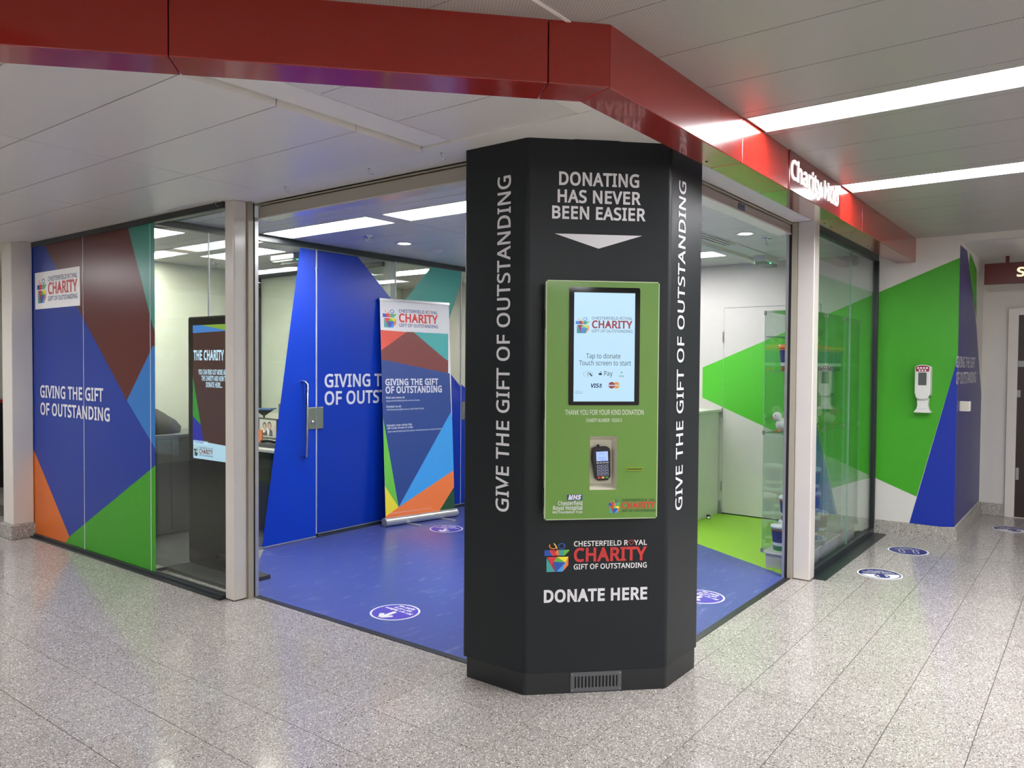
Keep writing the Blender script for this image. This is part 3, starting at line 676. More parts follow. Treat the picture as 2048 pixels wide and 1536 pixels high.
# ================================================================ OFFICE PARTITION
w2 = thing('window_2', (5.1, YP, 0), kind='structure', label='glass office partition with royal blue and teal vinyl')
P2 = PY(YP)
B(BLKF).box(XA+.04, XW, YP-.02, YP+.03, 2.452, 2.498).build('top_track', w2)
B(BLKF).box(4.24, XW, YP-.015, YP+.02, 0, .03).box(XA+.04, 3.24, YP-.01, YP+.015, 0, .02).build('bottom_track', w2)
B(ALU).box(4.24, XW, YP-.018, YP-.012, .03, .036).build('bottom_bead', w2)
for a, c in ((XA+.04, 3.24), (4.238, 5.16), (5.166, 6.10), (7.0, XW)): B(GL).box(a, c, YP+.002, YP+.011, .03, 2.452).build('glass_pane', w2)
for x in (4.236, 5.163, 3.243): B(EDGEW).box(x-.004, x+.004, YP-.002, YP+.012, .03, 2.452).build('glass_joint', w2)
bd2 = (4.242, 6.10, .034, 2.45)
vin(P2, [(631, 480), (631, 500), (715, 513), (1000, 873), (1000, 1100), (631, 1120)], C_ROY2, 'blue_vinyl', w2, bounds=bd2)
o = B(C_ROY2).poly(P2, clip([P2.px(631, 480), P2.px(690, 482), (P2.px(715, 513)[0], 2.45), P2.px(1000, 873), P2.px(1000, 1100), P2.px(631, 1100)], 1, 0, 4.242), .0012)
vin(P2, [(868, 500), (863, 532), (797, 617), (868, 707), (888, 672), (935, 520), (935, 500)], C_TEAL2, 'teal_vinyl', w2, off=.0016, bounds=bd2)
b = B(LET)
gu0, gv0 = P2.px(648.6, 774); gw = P2.px(740, 773)[0] - gu0; gh = P2.px(648.6, 749)[1] - gv0; kk = gw / twidth('GIVING', .02)
b.text('GIVING THE GIFT', P2, gu0, gv0, kk * twidth('GIVING THE GIFT', .02), gh, .02, .004)
gu0, gv0 = P2.px(648.6, 809.5); gh = P2.px(648.6, 784)[1] - gv0
b.text('OF OUTSTANDING', P2, gu0, gv0, kk * twidth('OF OUTSTANDING', .02), gh, .02, .004); b.build('lettering', w2)
# glass door with bar handle
d2 = thing('door_2', (3.74, YP, 0), kind='structure', label='frameless glass office door with blue vinyl and steel bar handle')
gd = B(GL).box(3.248, 4.230, YP+.0, YP+.010, .012, 2.448).build('glass_leaf', d2)
vin(P2, [(600, 480), (600, 497), (523, 1101), (520, 1125), (631, 1125), (631, 480)], C_ROY, 'blue_vinyl', gd, off=.002, bounds=(3.3, 4.230, .014, 2.446))
hx, hz0, hz1 = 4.085, .69, 1.345
B(CHR).tube([(hx, YP, hz1-.01), (hx, YP-.05, hz1-.01), (hx, YP-.068, hz1-.03), (hx, YP-.068, hz0+.03), (hx, YP-.05, hz0+.01), (hx, YP, hz0+.01)], .0125, 12).build('bar_handle', d2)
B(SIL).box(4.145, 4.230, YP-.014, YP, .93, 1.115).build('lock_case', d2, bev=.004)
B(CHR).lathe((4.185, YP-.014, .99), [(.001, -.014), (.014, -.014), (.017, 0)], 14, ax=1).build('lock_cylinder', d2)
B(SIL).box(4.242, 4.300, YP-.014, YP, .93, 1.115).build('strike_box', w2, bev=.004)
B(ALU).box(3.248, 4.23, YP-.008, YP+.014, .004, .014).build('bottom_seal', d2)
d3 = thing('door_3', (6.55, YP, 0), kind='structure', label='second glass door behind the column with steel lock')
gd3 = B(GL).box(6.108, 6.995, YP+.0, YP+.010, .012, 2.448).build('glass_leaf', d3)
B(C_ROY2).poly(P2, [(6.108, .014), (6.995, .014), (6.995, .75), (6.108, 1.28)], .002).build('blue_vinyl', gd3)
B(SIL).box(6.11, 6.20, YP-.014, YP, .91, 1.10).build('lock_case', d3, bev=.004)
B(EDGEW).box(6.100, 6.108, YP-.002, YP+.012, .012, 2.448).build('glass_joint', w2)

# ================================================================ RIGHT SHOPFRONT WINDOW
w3 = thing('window_3', (6.55, YB, 0), kind='structure', label='clear glass shopfront right of the right white post')
B(BLKF).box(5.605, XW, YB-.02, YB+.03, 0, .05).build('bottom_rail', w3, bev=.003); B(BLKF).box(5.58, XW-.02, YB-.12, YB-.02, 0, .005).build('floor_strip', w3)
B(BLKF).box(5.605, XW, YB-.015, YB+.03, 2.43, 2.488).build('top_rail', w3); B(BLKF).box(XW-.03, XW, YB-.02, YB+.03, .05, 2.43).build('stile', w3)
for a, c in ((5.605, 6.612), (6.618, XW-.03)): B(GLV).box(a, c, YB+.0, YB+.010, .05, 2.43).build('glass_pane', w3)
B(EDGE).box(6.6135, 6.6165, YB-.001, YB+.011, .05, 2.43).build('glass_joint', w3)

# ================================================================ COLUMN
cl = thing('column', (3.05, 1.85, 0), 'tall charcoal five-sided column carrying the green donation kiosk', 'column')
C1, C2, C3, C4 = (2.78, 2.405), (2.78, 2.04), (3.245, 1.572), (3.592, 1.572)
B(COLM).prism(FLOOR, [C1, C2, C3, C4, (3.592, 2.405)], .097, 2.492).build('cladding', cl, bev=.014, seg=4, up=True)
B(COLP).prism(FLOOR, [(2.781, 2.385), (2.781, 2.041), (3.2455, 1.573), (3.572, 1.573), (3.572, 2.385)], 0, .0962).build('plinth', cl, bev=.012, seg=3, up=True)
PC = Pl((C2[0], C2[1], 0), (C3[0]-C2[0], C3[1]-C2[1], 0), (0, 0, 1))
b = B(LET)
b.tpx('DONATING', PC, 1118, 370, 1278, 374, 345, .022); b.tpx('HAS NEVER', PC, 1115, 405, 1281.5, 408, 381, .022); b.tpx('BEEN EASIER', PC, 1104, 437, 1291, 441, 413, .022)
b.build('lettering', cl)
B(LET).ppx(PC, [(1109, 467), (1284, 472), (1197, 497.5)], .002).build('arrow', cl)
b = B(LET).tpx('DONATE HERE', PC, 1087.5, 1204, 1294, 1197.5, 1181, .028); b.build('lettering', cl)
lu0, lv0 = PC.px(1088.5, 1144.5); lu1 = PC.px(1294, 1140)[0]
logo(B(LET), PC, lu0, lv0 + .004, lu1 - lu0, P['white'], P['bred'], .002).build('logo', cl)
PAv = PX(C1[0]); PBv = PY(C3[1])
def vtext(Pn, body, xb, yb, xt, yt, xcap, ycap, bold=.012):
    ub, zb = Pn.px(xb, yb); ut, zt = Pn.px(xt, yt); uc = Pn.px(xcap, ycap)[0]
    R_ = Pl(Pn.O, Pn.V, -Pn.U); ubm = (ub + ut) / 2
    return B(LET).text(body, R_, zb, -ubm, zt - zb, ubm - uc, bold, .002)
vtext(PAv, 'GIVE THE GIFT OF OUTSTANDING', 1018, 1025, 1021, 350, 994.5, 690).build('lettering', cl)
vtext(PBv, 'GIVE THE GIFT OF OUTSTANDING', 1362, 1018, 1372.5, 366, 1354, 690, .010).build('lettering', cl)
# vent grille with thirteen slots
gv = PC.px(1141, 1346)[0], PC.px(1242.5, 1343)[0]; g0, g1 = gv; z0g, z1g = .006, .094
gr = B(mat('dark_grille_metal', '#55575a', .45))
n = 13; m_ = (g1-g0)*.055; sw = ((g1-g0) - 2*m_) / n
gr.pbox(PC, g0, g1, z0g, z0g+.018, -.001, .004).pbox(PC, g0, g1, z1g-.018, z1g, -.001, .004)
gr.pbox(PC, g0, g0+m_+sw*.3, z0g+.018, z1g-.018, -.001, .004).pbox(PC, g1-m_-sw*.3, g1, z0g+.018, z1g-.018, -.001, .004)
for i in range(n-1):
    u = g0 + m_ + sw*(i+1); gr.pbox(PC, u - sw*.23, u + sw*.23, z0g+.018, z1g-.018, -.001, .004)
go = gr.build('vent_grille', cl)
B(BLKR).pbox(PC, g0+.004, g1-.004, z0g+.004, z1g-.004, -.0005, .0008).build('dark_backing', go)
b = B(SIL)
for u in (g0+.007, g1-.007):
    for z in (z0g+.008, z1g-.008): b.disc(PC, u, z, .0028, .0045, 10)
b.build('screw', go)

# ================================================================ DONATION KIOSK
DK = .082
PK = Pl(PC.O + PC.N * DK, PC.U, PC.V)
kx0, kz1 = PK.px(1092.5, 559.5); kx1 = PK.px(1319.5, 566)[0]; kz0 = PK.px(1092, 1041)[1]; kz1 = (kz1 + PK.px(1319, 563.5)[1]) / 2 - .001
kz0 = (kz0 + PK.px(1315, 1036)[1]) / 2
ko = PC.pt((kx0+kx1)/2, kz0, 0)
ki = thing('donation_kiosk', ko, 'green wall-mounted donation kiosk with touchscreen on the column front', 'kiosk')
# door plate with a cut-out for the card reader recess
ru0, rv1 = PK.px(1180, 871); ru1, rv0 = PK.px(1233, 979); rv1 = (rv1 + PK.px(1233, 874)[1]) / 2
def rr(u0, u1, v0, v1, r, n=5):
    pts = []
    for cu, cv, a in ((u1-r, v0+r, -90), (u1-r, v1-r, 0), (u0+r, v1-r, 90), (u0+r, v0+r, 180)):
        for i in range(n+1): t = math.radians(a + 90*i/n); pts.append((cu + r*math.cos(t), cv + r*math.sin(t)))
    return pts
def plate(b, Pn, u0, u1, v0, v1, hu0, hu1, hv0, hv1, n0, n1):
    for q in ((u0, hu0, v0, v1), (hu1, u1, v0, v1), (hu0, hu1, v0, hv0), (hu0, hu1, hv1, v1)): b.pbox(Pn, *q, n0, n1)
    return b
b = B(mat('kiosk_side_metal', '#b8b8b0', .35, metal=.4)).pbox(PC, kx0+.008, kx1-.008, kz0+.012, kz1-.008, .001, DK-.053)
b = plate(b, PC, kx0+.008, kx1-.008, kz0+.012, kz1-.008, ru0, ru1, rv0, rv1, DK-.053, DK-.022); b.build('cabinet', ki)
plate(B(BLKR), PC, kx0+.012, kx1-.012, kz0+.016, kz1-.012, ru0, ru1, rv0, rv1, DK-.022, DK-.016).build('gasket', ki)
b = B(KG)
plate(b, PK, kx0+.004, kx1-.004, kz0+.004, kz1-.004, ru0, ru1, rv0, rv1, -.016, 0)
b.build('front_door', ki, label='lime green front door')
b = B(mat('pale_green_edge', '#b9c9a4', .3))
for q in ((kx0, kx0+.004, kz0+.006, kz1-.006), (kx1-.004, kx1, kz0+.006, kz1-.006), (kx0+.006, kx1-.006, kz0, kz0+.004), (kx0+.006, kx1-.006, kz1-.004, kz1)): b.pbox(PK, *q, -.016, -.001)
b.build('door_edge', ki)
b = B(BLKR)
for z0_, z1_ in ((.80, .88), (.42, .50), (.05, .13)):
    h = kz1 - kz0; B(BLKR).pbox(PC, kx0-.002, kx0+.014, kz0 + h*z0_, kz0 + h*z1_, DK-.052, DK-.022).build('hinge', ki)
B(BLKP).pbox(PC, (kx0+kx1)/2-.012, (kx0+kx1)/2+.022, kz1-.008, kz1+.006, .03, .06).build('lock_tab', ki)
# screen
su0, sv1 = PK.px(1138.5, 573.5); su1, sv0 = PK.px(1278, 810.5)
sbz = B(BLKG).prism(PK, rr(su0, su1, sv0, sv1, .008), -.001, .0015).build('screen_bezel', ki)
du0, dv1 = PK.px(1148.5, 584.5); du1, dv0 = PK.px(1268, 803)
dsp = B(SC['white']).pbox(PK, du0, du1, dv0, dv1, .0015, .0020).build('display', ki)
kl = B(SC['ink'])
a0, b0 = PK.px(1151, 667); a1 = PK.px(1265, 667)[0]
spal = dict(teal=SC['teal'], red=SC['red'], dred=SC['red'], green=SC['lg'], yellow=SC['yellow'], blue=SC['blue'], lblue=SC['teal'], orange=SC['orange'])
logo(kl, PK, a0, b0 + .003, a1 - a0, SC['ink'], SC['red'], .0028, spal, .0)
kl.m(SC['ink']); kl.tpx('Tap to donate', PK, 1172, 716.5, 1240.5, 717, 707, 0, .0028); kl.tpx('Touch screen to start', PK, 1158, 730.5, 1261.5, 731, 721, 0, .0028)
kl.tpx('Pay', PK, 1208, 751.5, 1225, 751.5, 742, 0, .0028)
u, v = PK.px(1200.5, 748); r = .007
kl.disc(PK, u-.003, v, .0052, .0028, 16).disc(PK, u+.003, v, .0052, .0028, 16).disc(PK, u+.002, v+.009, .0024, .0028, 10)
kl.m(SC['white']); kl.disc(PK, u+.009, v+.0015, .0035, .0030, 12)
kl.m(SC['ink']); u, v = PK.px(1176, 748); kl.ring(PK, u, v, .0205, .0213, .0028, 30, sy=.6)
for i in range(3): kl.ring(PK, u-.010, v, .004+.004*i, .0052+.004*i, .0028, 8, -45, 45)
kl.poly(PK, [(u+.004, v+.006), (u+.010, v+.004), (u+.020, v-.009), (u+.014, v-.010), (u+.006, v-.001)], .0028)
kl.m(SC['lg']); u, v = PK.px(1243, 745); kl.disc(PK, u, v, .0045, .0028, 12); kl.m(SC['ink']); kl.tpx('pay', PK, 1238.5, 753.5, 1247.5, 753.5, 750, 0, .0028)
kl.m(SC['navy2']); kl.tpx('VISA', PK, 1181.5, 775, 1204, 775, 767.5, .03, .0028, shear=.2)
kl.m(SC['red']); u, v = PK.px(1223, 770.5); kl.disc(PK, u, v, .0145, .0028, 24); kl.m(SC['orange']); u2, v2 = PK.px(1232.5, 770.5); kl.disc(PK, u2, v2, .0145, .0027, 24)
kl.m(SC['text']); kl.text('MasterCard', PK, u-.013, v-.003, .046, .006, .02, .0032)
kl.m(SC['ink']); kl.tpx('Version 1.0', PK, 1150, 783.5, 1163, 783.5, 781.5, 0, .0028); kl.tpx('Registered charity', PK, 1150, 787, 1165, 787, 785, 0, .0028)
kl.build('screen_content', dsp)
# prints on the door
b = B(mat('chalk_lettering', '#dfe6d4', .6)); b.tpx('THANK YOU FOR YOUR KIND DONATION', PK, 1130, 829.5, 1287, 829.5, 819.5, .0, .001)
b.tpx('CHARITY NUMBER  1052413', PK, 1172.5, 844, 1243.5, 844, 837, 0, .001); b.build('lettering', ki)
b = B(LET); b.tpx('Chesterfield', PK, 1116, 1010.5, 1164.5, 1009.5, 1003, .012, .001); b.tpx('Royal Hospital', PK, 1106, 1020, 1164.5, 1019, 1012, .012, .001); b.tpx('NHS Foundation Trust', PK, 1105, 1027, 1164.5, 1026, 1022, .008, .001)
b.m(mat('health_service_blue', '#1b3a78', .4)); q = [PK.px(*p) for p in ((1134, 989.5), (1164.5, 988.5), (1164.5, 1000), (1134, 1001))]; b.poly(PK, q, .001)
b.m(LET); b.tpx('NHS', PK, 1136, 998.7, 1163, 998, 990.7, .05, .0016, shear=.25); b.build('lettering', ki, label='white hospital trust lettering with blue badge')
q0 = PK.px(1217, 1025.5); q1 = PK.px(1311, 1023)[0]
logo(B(P['dkgreen']), PK, q0[0], q0[1], q1 - q0[0], P['dkgreen'], P['bred'], .001).build('logo', ki)
# recess tray
rc = B(mat('cream_recess', '#cfcbb9', .5)); D_ = -.05; i_ = .010
fr = [(ru0, rv0), (ru1, rv0), (ru1, rv1), (ru0, rv1)]; bk = [(ru0+i_, rv0+.02), (ru1-i_, rv0+.02), (ru1-i_, rv1-.02), (ru0+i_, rv1-.02)]
vs = [PK.pt(*p, .0005) for p in fr] + [PK.pt(*p, D_) for p in bk]
rc.add(vs, [(0, 1, 5, 4), (1, 2, 6, 5), (2, 3, 7, 6), (3, 0, 4, 7), (4, 5, 6, 7)]); rc.build('reader_recess', ki)
cu0, cv0 = PK.px(1252, 942); cu1, cv1 = PK.px(1286, 934)
B(mat('coin_slot_rim', '#7f9a2c', .3, metal=.3)).prism(PK, rr(cu0, cu1, cv0, cv1, .003), 0, .003).build('coin_slot', ki)
B(BLKR).pbox(PK, cu0+.004, cu1-.004, (cv0+cv1)/2-.002, (cv0+cv1)/2+.002, .003, .0034).build('slot_opening', ki)
# card reader inside the recess
PRd = Pl(PK.pt((ru0+ru1)/2, (rv0+rv1)/2 - .004, -.03), PC.U + Vector((0, 0, .04)), PC.V - PC.U * .04 + PC.N * -.04)
cr = thing('card_reader', PRd.pt(0, -.07, 0), 'black handheld card payment terminal in the cream recess of the kiosk', 'card reader')
hw = [( -.040, .070), (-.045, .02), (-.034, -.066), (-.022, -.077), (.022, -.077), (.036, -.062), (.040, .05), (.036, .066), (.024, .074), (-.02, .074)]
B(BLKP).prism(PRd, hw, -.018, .012).build('body', cr, bev=.004)
B(SC['lcd']).pbox(PRd, -.026, .027, .010, .052, .012, .0128).build('display', cr)
B(SC['lcdink']).text('Donate', PRd, -.012, .042, .022, .004, 0, .0132).text('Powered by', PRd, -.016, .022, .032, .0045, 0, .0132).text('CHARITY', PRd, -.016, .013, .032, .004, 0, .0132).build('screen_text', cr)
for i in range(4): B(mat('grey_key', '#9a9caa', .4)).pbox(PRd, -.027 + i*.0145, -.015 + i*.0145, -.001, .006, .012, .0150).build('function_key', cr, bev=.001)
km = mat('key_cap', '#23263a', .4); kr = mat('key_ring', '#a9b2d8', .4)
for j in range(4):
    for i in range(3):
        u = -.017 + i*.018; v = -.012 - j*.0125
        k0 = B(kr).pbox(PRd, u-.007, u+.007, v-.0048, v+.0048, .012, .0135).build('number_key', cr)
        B(km).pbox(PRd, u-.0052, u+.0052, v-.0032, v+.0032, .0135, .0146).build('key_face', k0)
for i, c in enumerate(('#c2302e', '#e8b23a', '#2f9a52')):
    B(mat('key_' + c[1:], c, .4)).pbox(PRd, -.024 + i*.018, -.011 + i*.018, -.067, -.059, .012, .0150).build('command_key', cr, bev=.001)
B(BLKP).tube([PRd.pt(-.012, .074, -.003), PRd.pt(-.012, .083, -.003)], .006, 10).build('cable_plug', cr)

# ================================================================ ROLLER BANNER
base0 = Vector((4.895, 5.179, 0)); U_ = Vector((.9763, -.2165, 0)); n_ = Vector((.2165, .9763, 0))
BL = .80
bn = thing('roller_banner', base0 + U_ * BL/2, 'tall roller banner with red, blue and orange facets standing before the partition', 'banner')
vdir = (n_ * .115 + Vector((0, 0, 1.985))).normalized()
PB_ = Pl(base0 + Vector((0, 0, .075)), U_, vdir)
top = 2.0
B(ALU).tube([base0 + U_*(-.0) + Vector((0,0,.042)), base0 + U_*BL + Vector((0,0,.042))], .040, 20).build('cassette', bn)
for s in (0, BL): B(mat('grey_end_cap', '#8f9196', .4)).tube([base0 + U_*(s-.006) + Vector((0,0,.042)), base0 + U_*(s+.006) + Vector((0,0,.042))], .042, 20).build('end_cap', bn)
for s in (.24, .62): B(ALU).prism(FLOOR, [tuple((base0 + U_*(s-.018) - n_*.01).xy), tuple((base0 + U_*(s+.018) - n_*.01).xy), tuple((base0 + U_*(s+.018+.04) - n_*.17).xy), tuple((base0 + U_*(s-.018+.04) - n_*.17).xy)], 0.0, .010).build('foot', bn, bev=.003)
bw = (.012, BL - .012)
sheet = B(P['white']).pbox(PB_, bw[0], bw[1], 0, top, -.001, 0).build('banner_sheet', bn)
B(ALU).pbox(PB_, bw[0]-.004, bw[1]+.004, top-.004, top+.018, -.008, .008).build('top_rail', bn)
B(SIL).tube([PB_.pt(.4, 0, -.03), PB_.pt(.4, top, -.012)], .008, 8).build('support_pole', bn)
Z8 = lambda x, y: (740 + x/3.2, 590 + y/3.2)
def bp(m, pts, off=.0006):
    q = [PB_.px(*Z8(x, y)) for x, y in pts]; q = clip(clip(clip(q, 1, 0, bw[0]), -1, 0, -bw[1]), 0, 1, .0)
    B(P[m] if isinstance(m, str) else m).poly(PB_, q, off).build('printed_facet', sheet)
bp('sred', [(30, 222), (55, 222), (234, 237), (60, 362), (30, 380)]); bp('wine', [(30, 385), (60, 362), (234, 236), (278, 237), (475, 405), (500, 420), (500, 500), (483, 497), (62, 410), (30, 404)])
bp('teal', [(278, 237), (500, 249), (500, 425), (475, 405)]); bp('navy', [(30, 404), (62, 410), (483, 497), (510, 502), (520, 745), (500, 780), (183, 1358), (72, 720), (30, 500)])
bp('green', [(30, 500), (72, 720), (183, 1358), (93, 1220), (60, 1150)]); bp('yellow', [(60, 1150), (93, 1220), (183, 1358), (103, 1415), (60, 1450)])
bp('orange', [(60, 1450), (103, 1415), (183, 1358), (523, 1130), (560, 1105), (545, 1225), (530, 1240), (440, 1387), (420, 1480), (60, 1480)])
bp('lblue', [(500, 780), (520, 745), (560, 1105), (523, 1130), (183, 1358)]); bp('dkgreen', [(545, 1222), (530, 1240), (440, 1387), (430, 1440), (600, 1440), (600, 1180)])
b = B(LET)
def bt(body, x0, y0, x1, y1, yt, bold=.02): 
    a = Z8(x0, y0); c = Z8(x1, y1); b.tpx(body, PB_, a[0], a[1], c[0], c[1], Z8(x0, yt)[1], bold, .0012)
bt('GIVING THE GIFT', 98, 573, 437, 576, 535, .03); bt('OF OUTSTANDING', 100, 627, 460, 622, 586, .03)
bt('Find out more at:', 102, 663, 223, 662, 650); bt('www.chesterfieldroyal.nhs.uk/our-charity', 103, 681, 318, 678, 672, .01)
bt('Contact us at:', 104, 720, 200, 719, 707); bt('crhft.fundraising@nhs.net or call 01246 513154', 106, 738, 345, 732, 728, .01)
bt('Donate now using the', 108, 841, 268, 834, 828); bt('QR Code above or visit:', 110, 858, 275, 851, 846); bt('www.chesterfieldroyal.nhs.uk/our-charity/how-can-i-make-donation', 112, 879, 457, 861, 869, .01)
bt('Chesterfield Royal Hospital Charity is registered charity number 1052413', 130, 1403, 392, 1364, 1396, 0)
b.build('lettering', sheet)
a0, b0 = PB_.px(*Z8(83, 207)); a1 = PB_.px(*Z8(437, 222))[0]
logo(B(P['navy']), PB_, a0, PB_.px(*Z8(188, 208))[1], a1 - a0, P['navy'], P['bred'], .0012).build('logo', sheet)

# ================================================================ TOTEM
XTt = 3.06; PT = PX(XTt)
tt = thing('display_totem', (3.1, 4.94, 0), 'tall black freestanding display totem behind the clear window pane', 'display')
B(DGREY).box(2.885, 3.225, 4.54, 5.28, .0, .028).build('base_plate', tt, bev=.003)
B(BLKP).prism(PT, rr(-5.292, -4.62, .028, 1.815, .02), -.085, 0).build('body', tt)
B(BLKG).prism(PT, rr(-5.28, -4.632, .06, 1.803, .014), 0, .002).build('front_glass', tt)
SU0, SU1, SV0, SV1 = -5.226, -4.686, .797, 1.754
ds = B(SC['maroon']).pbox(PT, SU0, SU1, SV0, SV1, .002, .003).build('display', tt)
b = B(SC['blue']); b.poly(PT, [(SU0, SV1), (SU0, SV1-.055), (SU1, SV1-.045), (SU1, SV1)], .0035)
b.m(SC['green']).poly(PT, [(SU0+.1, SV1), (SU1, SV1-.06), (SU1, SV1)], .0038)
b.m(SC['dgreen']).poly(PT, [PT.px(386.5, 752), PT.px(402.5, 850), PT.px(386.5, 832)], .0035); b.m(SC['navy']).poly(PT, [PT.px(386.5, 832), PT.px(402.5, 850), PT.px(409, 888), PT.px(386.5, 884)], .0035)
b.m(SC['white']).poly(PT, [(SU0, SV0), (SU1, SV0), (SU1, SV0+.11), (SU0, SV0+.13)], .0035)
b.m(SC['text']); th = PT.px(388, 700)[1] - PT.px(388, 718)[1]
u = PT.px(388, 718)[0]; kk2 = (PT.px(449, 720)[0] - u) / twidth('THE CHARITY', .03)
b.text('THE CHARITY HUB', PT, u, PT.px(388, 719.5)[1], min(kk2 * twidth('THE CHARITY HUB', .03), SU1 - u - .005), th, .03, .004)
cu_ = (SU0 + SU1) / 2
def ctext(body, ybase, h, wmax, xl): 
    u0 = PT.px(xl, ybase)[0]; b.text(body, PT, u0, PT.px(xl, ybase)[1], 2*(cu_ - u0), h, .02, .004)
ctext('YOU CAN FIND OUT MORE ABOUT', 748.5, .034, .45, 398); ctext('THE CHARITY AND HOW TO', 761, .034, .4, 404); ctext('DONATE HERE...', 774, .034, .2, 413)
b.tpx('#GIFTOFOUTSTANDING', PT, 387.5, 886, 417, 889.5, 880, .02, .004)
b.build('screen_content', ds)
a0, b0 = PT.px(389, 914); a1 = PT.px(424, 917)[0]
spal2 = dict(spal, blue=P['blue'], red=P['red'], dred=P['dred'])
logo(B(SC['ink']), PT, a0, b0 + .012, a1 - a0 + .02, P['ink'], P['bred'], .004, spal2).build('screen_content', ds)

# ================================================================ FLOOR STICKERS
def sticker(cx, cy, ang, kind, label, r=.15):
    t = thing('floor_sticker', (cx, cy, 0), label, 'floor sticker')
    ca, sa = math.cos(ang), math.sin(ang)   # direction of the sticker's up
    Pn = Pl((cx, cy, .0006), (sa, -ca, 0), (ca, sa, 0))
    B(P['white']).prism(Pn, [(r*math.cos(a*math.pi/24), r*math.sin(a*math.pi/24)) for a in range(48)], 0, .0006).build('base', t)
    if kind == 'arrow':
        B(P['purple']).disc(Pn, 0, 0, r*.92, .0009, 48).build('disc', t)
        b = B(P['white']); wd = r*.2
        b.line(Pn, [(0, -.02*r), (0, r*.72)], wd, .0012).line(Pn, [(-r*.30, r*.42), (0, r*.78)], wd, .0013).line(Pn, [(r*.30, r*.42), (0, r*.78)], wd, .0014)
        b.build('arrow', t)
        b = B(P['white']).text('Please follow', Pn, -r*.74, -r*.27, r*1.48, r*.15, .05, .0012).text('one-way', Pn, -r*.48, -r*.50, r*.96, r*.15, .05, .0012).text('system', Pn, -r*.42, -r*.73, r*.84, r*.14, .05, .0012)
        b.build('lettering', t)
    elif kind == 'feet':
        B(P['indigo']).disc(Pn, 0, 0, r*.92, .0009, 48).build('disc', t)
        for s in (-1, 1):
            b = B(P['white']); b.line(Pn, [(s*r*.34 + x*r*.15*s, r*(.16 + y*.34)) for x, y in ((-.5, -1), (.5, -1), (.9, .1), (.7, .9), (0, 1.25), (-.7, .9), (-.8, .1), (-.5, -1))], r*.05, .0012); b.build('footprint', t)
        B(P['white']).text('Please keep your', Pn, -r*.62, -r*.40, r*1.24, r*.11, .03, .0012).text('distance', Pn, -r*.32, -r*.60, r*.64, r*.10, .03, .0012).build('lettering', t)
    else:
        B(P['indigo']).poly(Pn, [(r*.92*math.cos(math.radians(a)), r*.92*math.sin(math.radians(a))) for a in range(178, 363, 8)], .0009).ring(Pn, 0, 0, r*.86, r*.92, .0009, 48).build('disc', t)
        B(P['indigo']).disc(Pn, 0, r*.36, r*.34, .0010, 28, sy=1.0).build('roundel', t)
        b = B(P['white']).poly(Pn, [(-r*.30, r*.36), (-r*.14, r*.52), (-r*.14, r*.20)], .0014).poly(Pn, [(r*.30, r*.36), (r*.14, r*.52), (r*.14, r*.20)], .0014); b.build('arrow', t)
        B(P['white']).text('Please maintain', Pn, -r*.70, -r*.22, r*1.4, r*.12, .03, .0012).text('social distancing', Pn, -r*.68, -r*.42, r*1.36, r*.12, .03, .0012).text('Thank you', Pn, -r*.36, -r*.62, r*.72, r*.11, .03, .0012).build('lettering', t)
sticker(3.245, 3.34, math.radians(180), 'arrow', 'round purple arrow sticker on blue floor nearest the entrance')
sticker(5.19, 4.69, math.radians(205), 'arrow', 'round purple arrow sticker on blue floor below the banner')
sticker(4.69, 2.03, math.radians(165), 'arrow', 'round purple sticker on blue floor just right of the column')
sticker(6.92, 1.225, math.radians(200), 'feet', 'round navy footprint sticker on terrazzo near the end wall')
sticker(6.01, 1.245, math.radians(210), 'arrows', 'round half-white sticker on terrazzo beside the right white post')
sticker(8.45, .64, math.radians(210), 'arrows', 'round half-white sticker at the far right passage')

# ================================================================ HAND SANITISER DISPENSER
XD = XW - .1; PD = PX(XD)
Yd = 1.222
sd = thing('hand_sanitiser_dispenser', (XW-.05, Yd, 1.1), 'white wall-mounted hand sanitiser dispenser on the green end wall', 'dispenser')
PD = Pl((XW, Yd, 0), (0, -1, 0), (0, 0, 1))
B(WHITEP).pbox(PD, -.058, .060, 1.245, 1.50, .001, .09).build('back_housing', sd, bev=.012)
fc = [( -.060, 1.27), (-.048, 1.225), (-.02, 1.216), (.02, 1.216), (.046, 1.225), (.058, 1.27), (.060, 1.49), (.045, 1.505), (0, 1.513), (-.045, 1.505), (-.060, 1.49)]
cv = B(WHITEP).prism(PD, fc, .085, .11).build('front_cover', sd, bev=.008, seg=3)
B(P['maroon'] if 0 else mat('maroon_label', '#8a1c3e', .4)).poly(PD, [(-.05, 1.453), (.05, 1.453), (.053, 1.49), (.04, 1.499), (0, 1.505), (-.04, 1.499), (-.053, 1.49)], .1108).build('label', cv)
b = B(P['white'])
for i in range(4): b.disc(PD, -.033+.022*i, 1.483, .008, .1112, 14)
for i in range(3): b.disc(PD, -.022+.022*i, 1.464, .007, .1112, 14)
b.build('symbol', cv)
B(mat('smoky_window', '#5b625e', .12, coat=.5)).prism(PD, rr(-.032, .032, 1.335, 1.445, .006), .1085, .1108).build('level_window', sd)
nk = B(WHITEP)
pr = [(.046, 1.225), (.040, 1.17), (.046, 1.135), (.062, 1.108)]
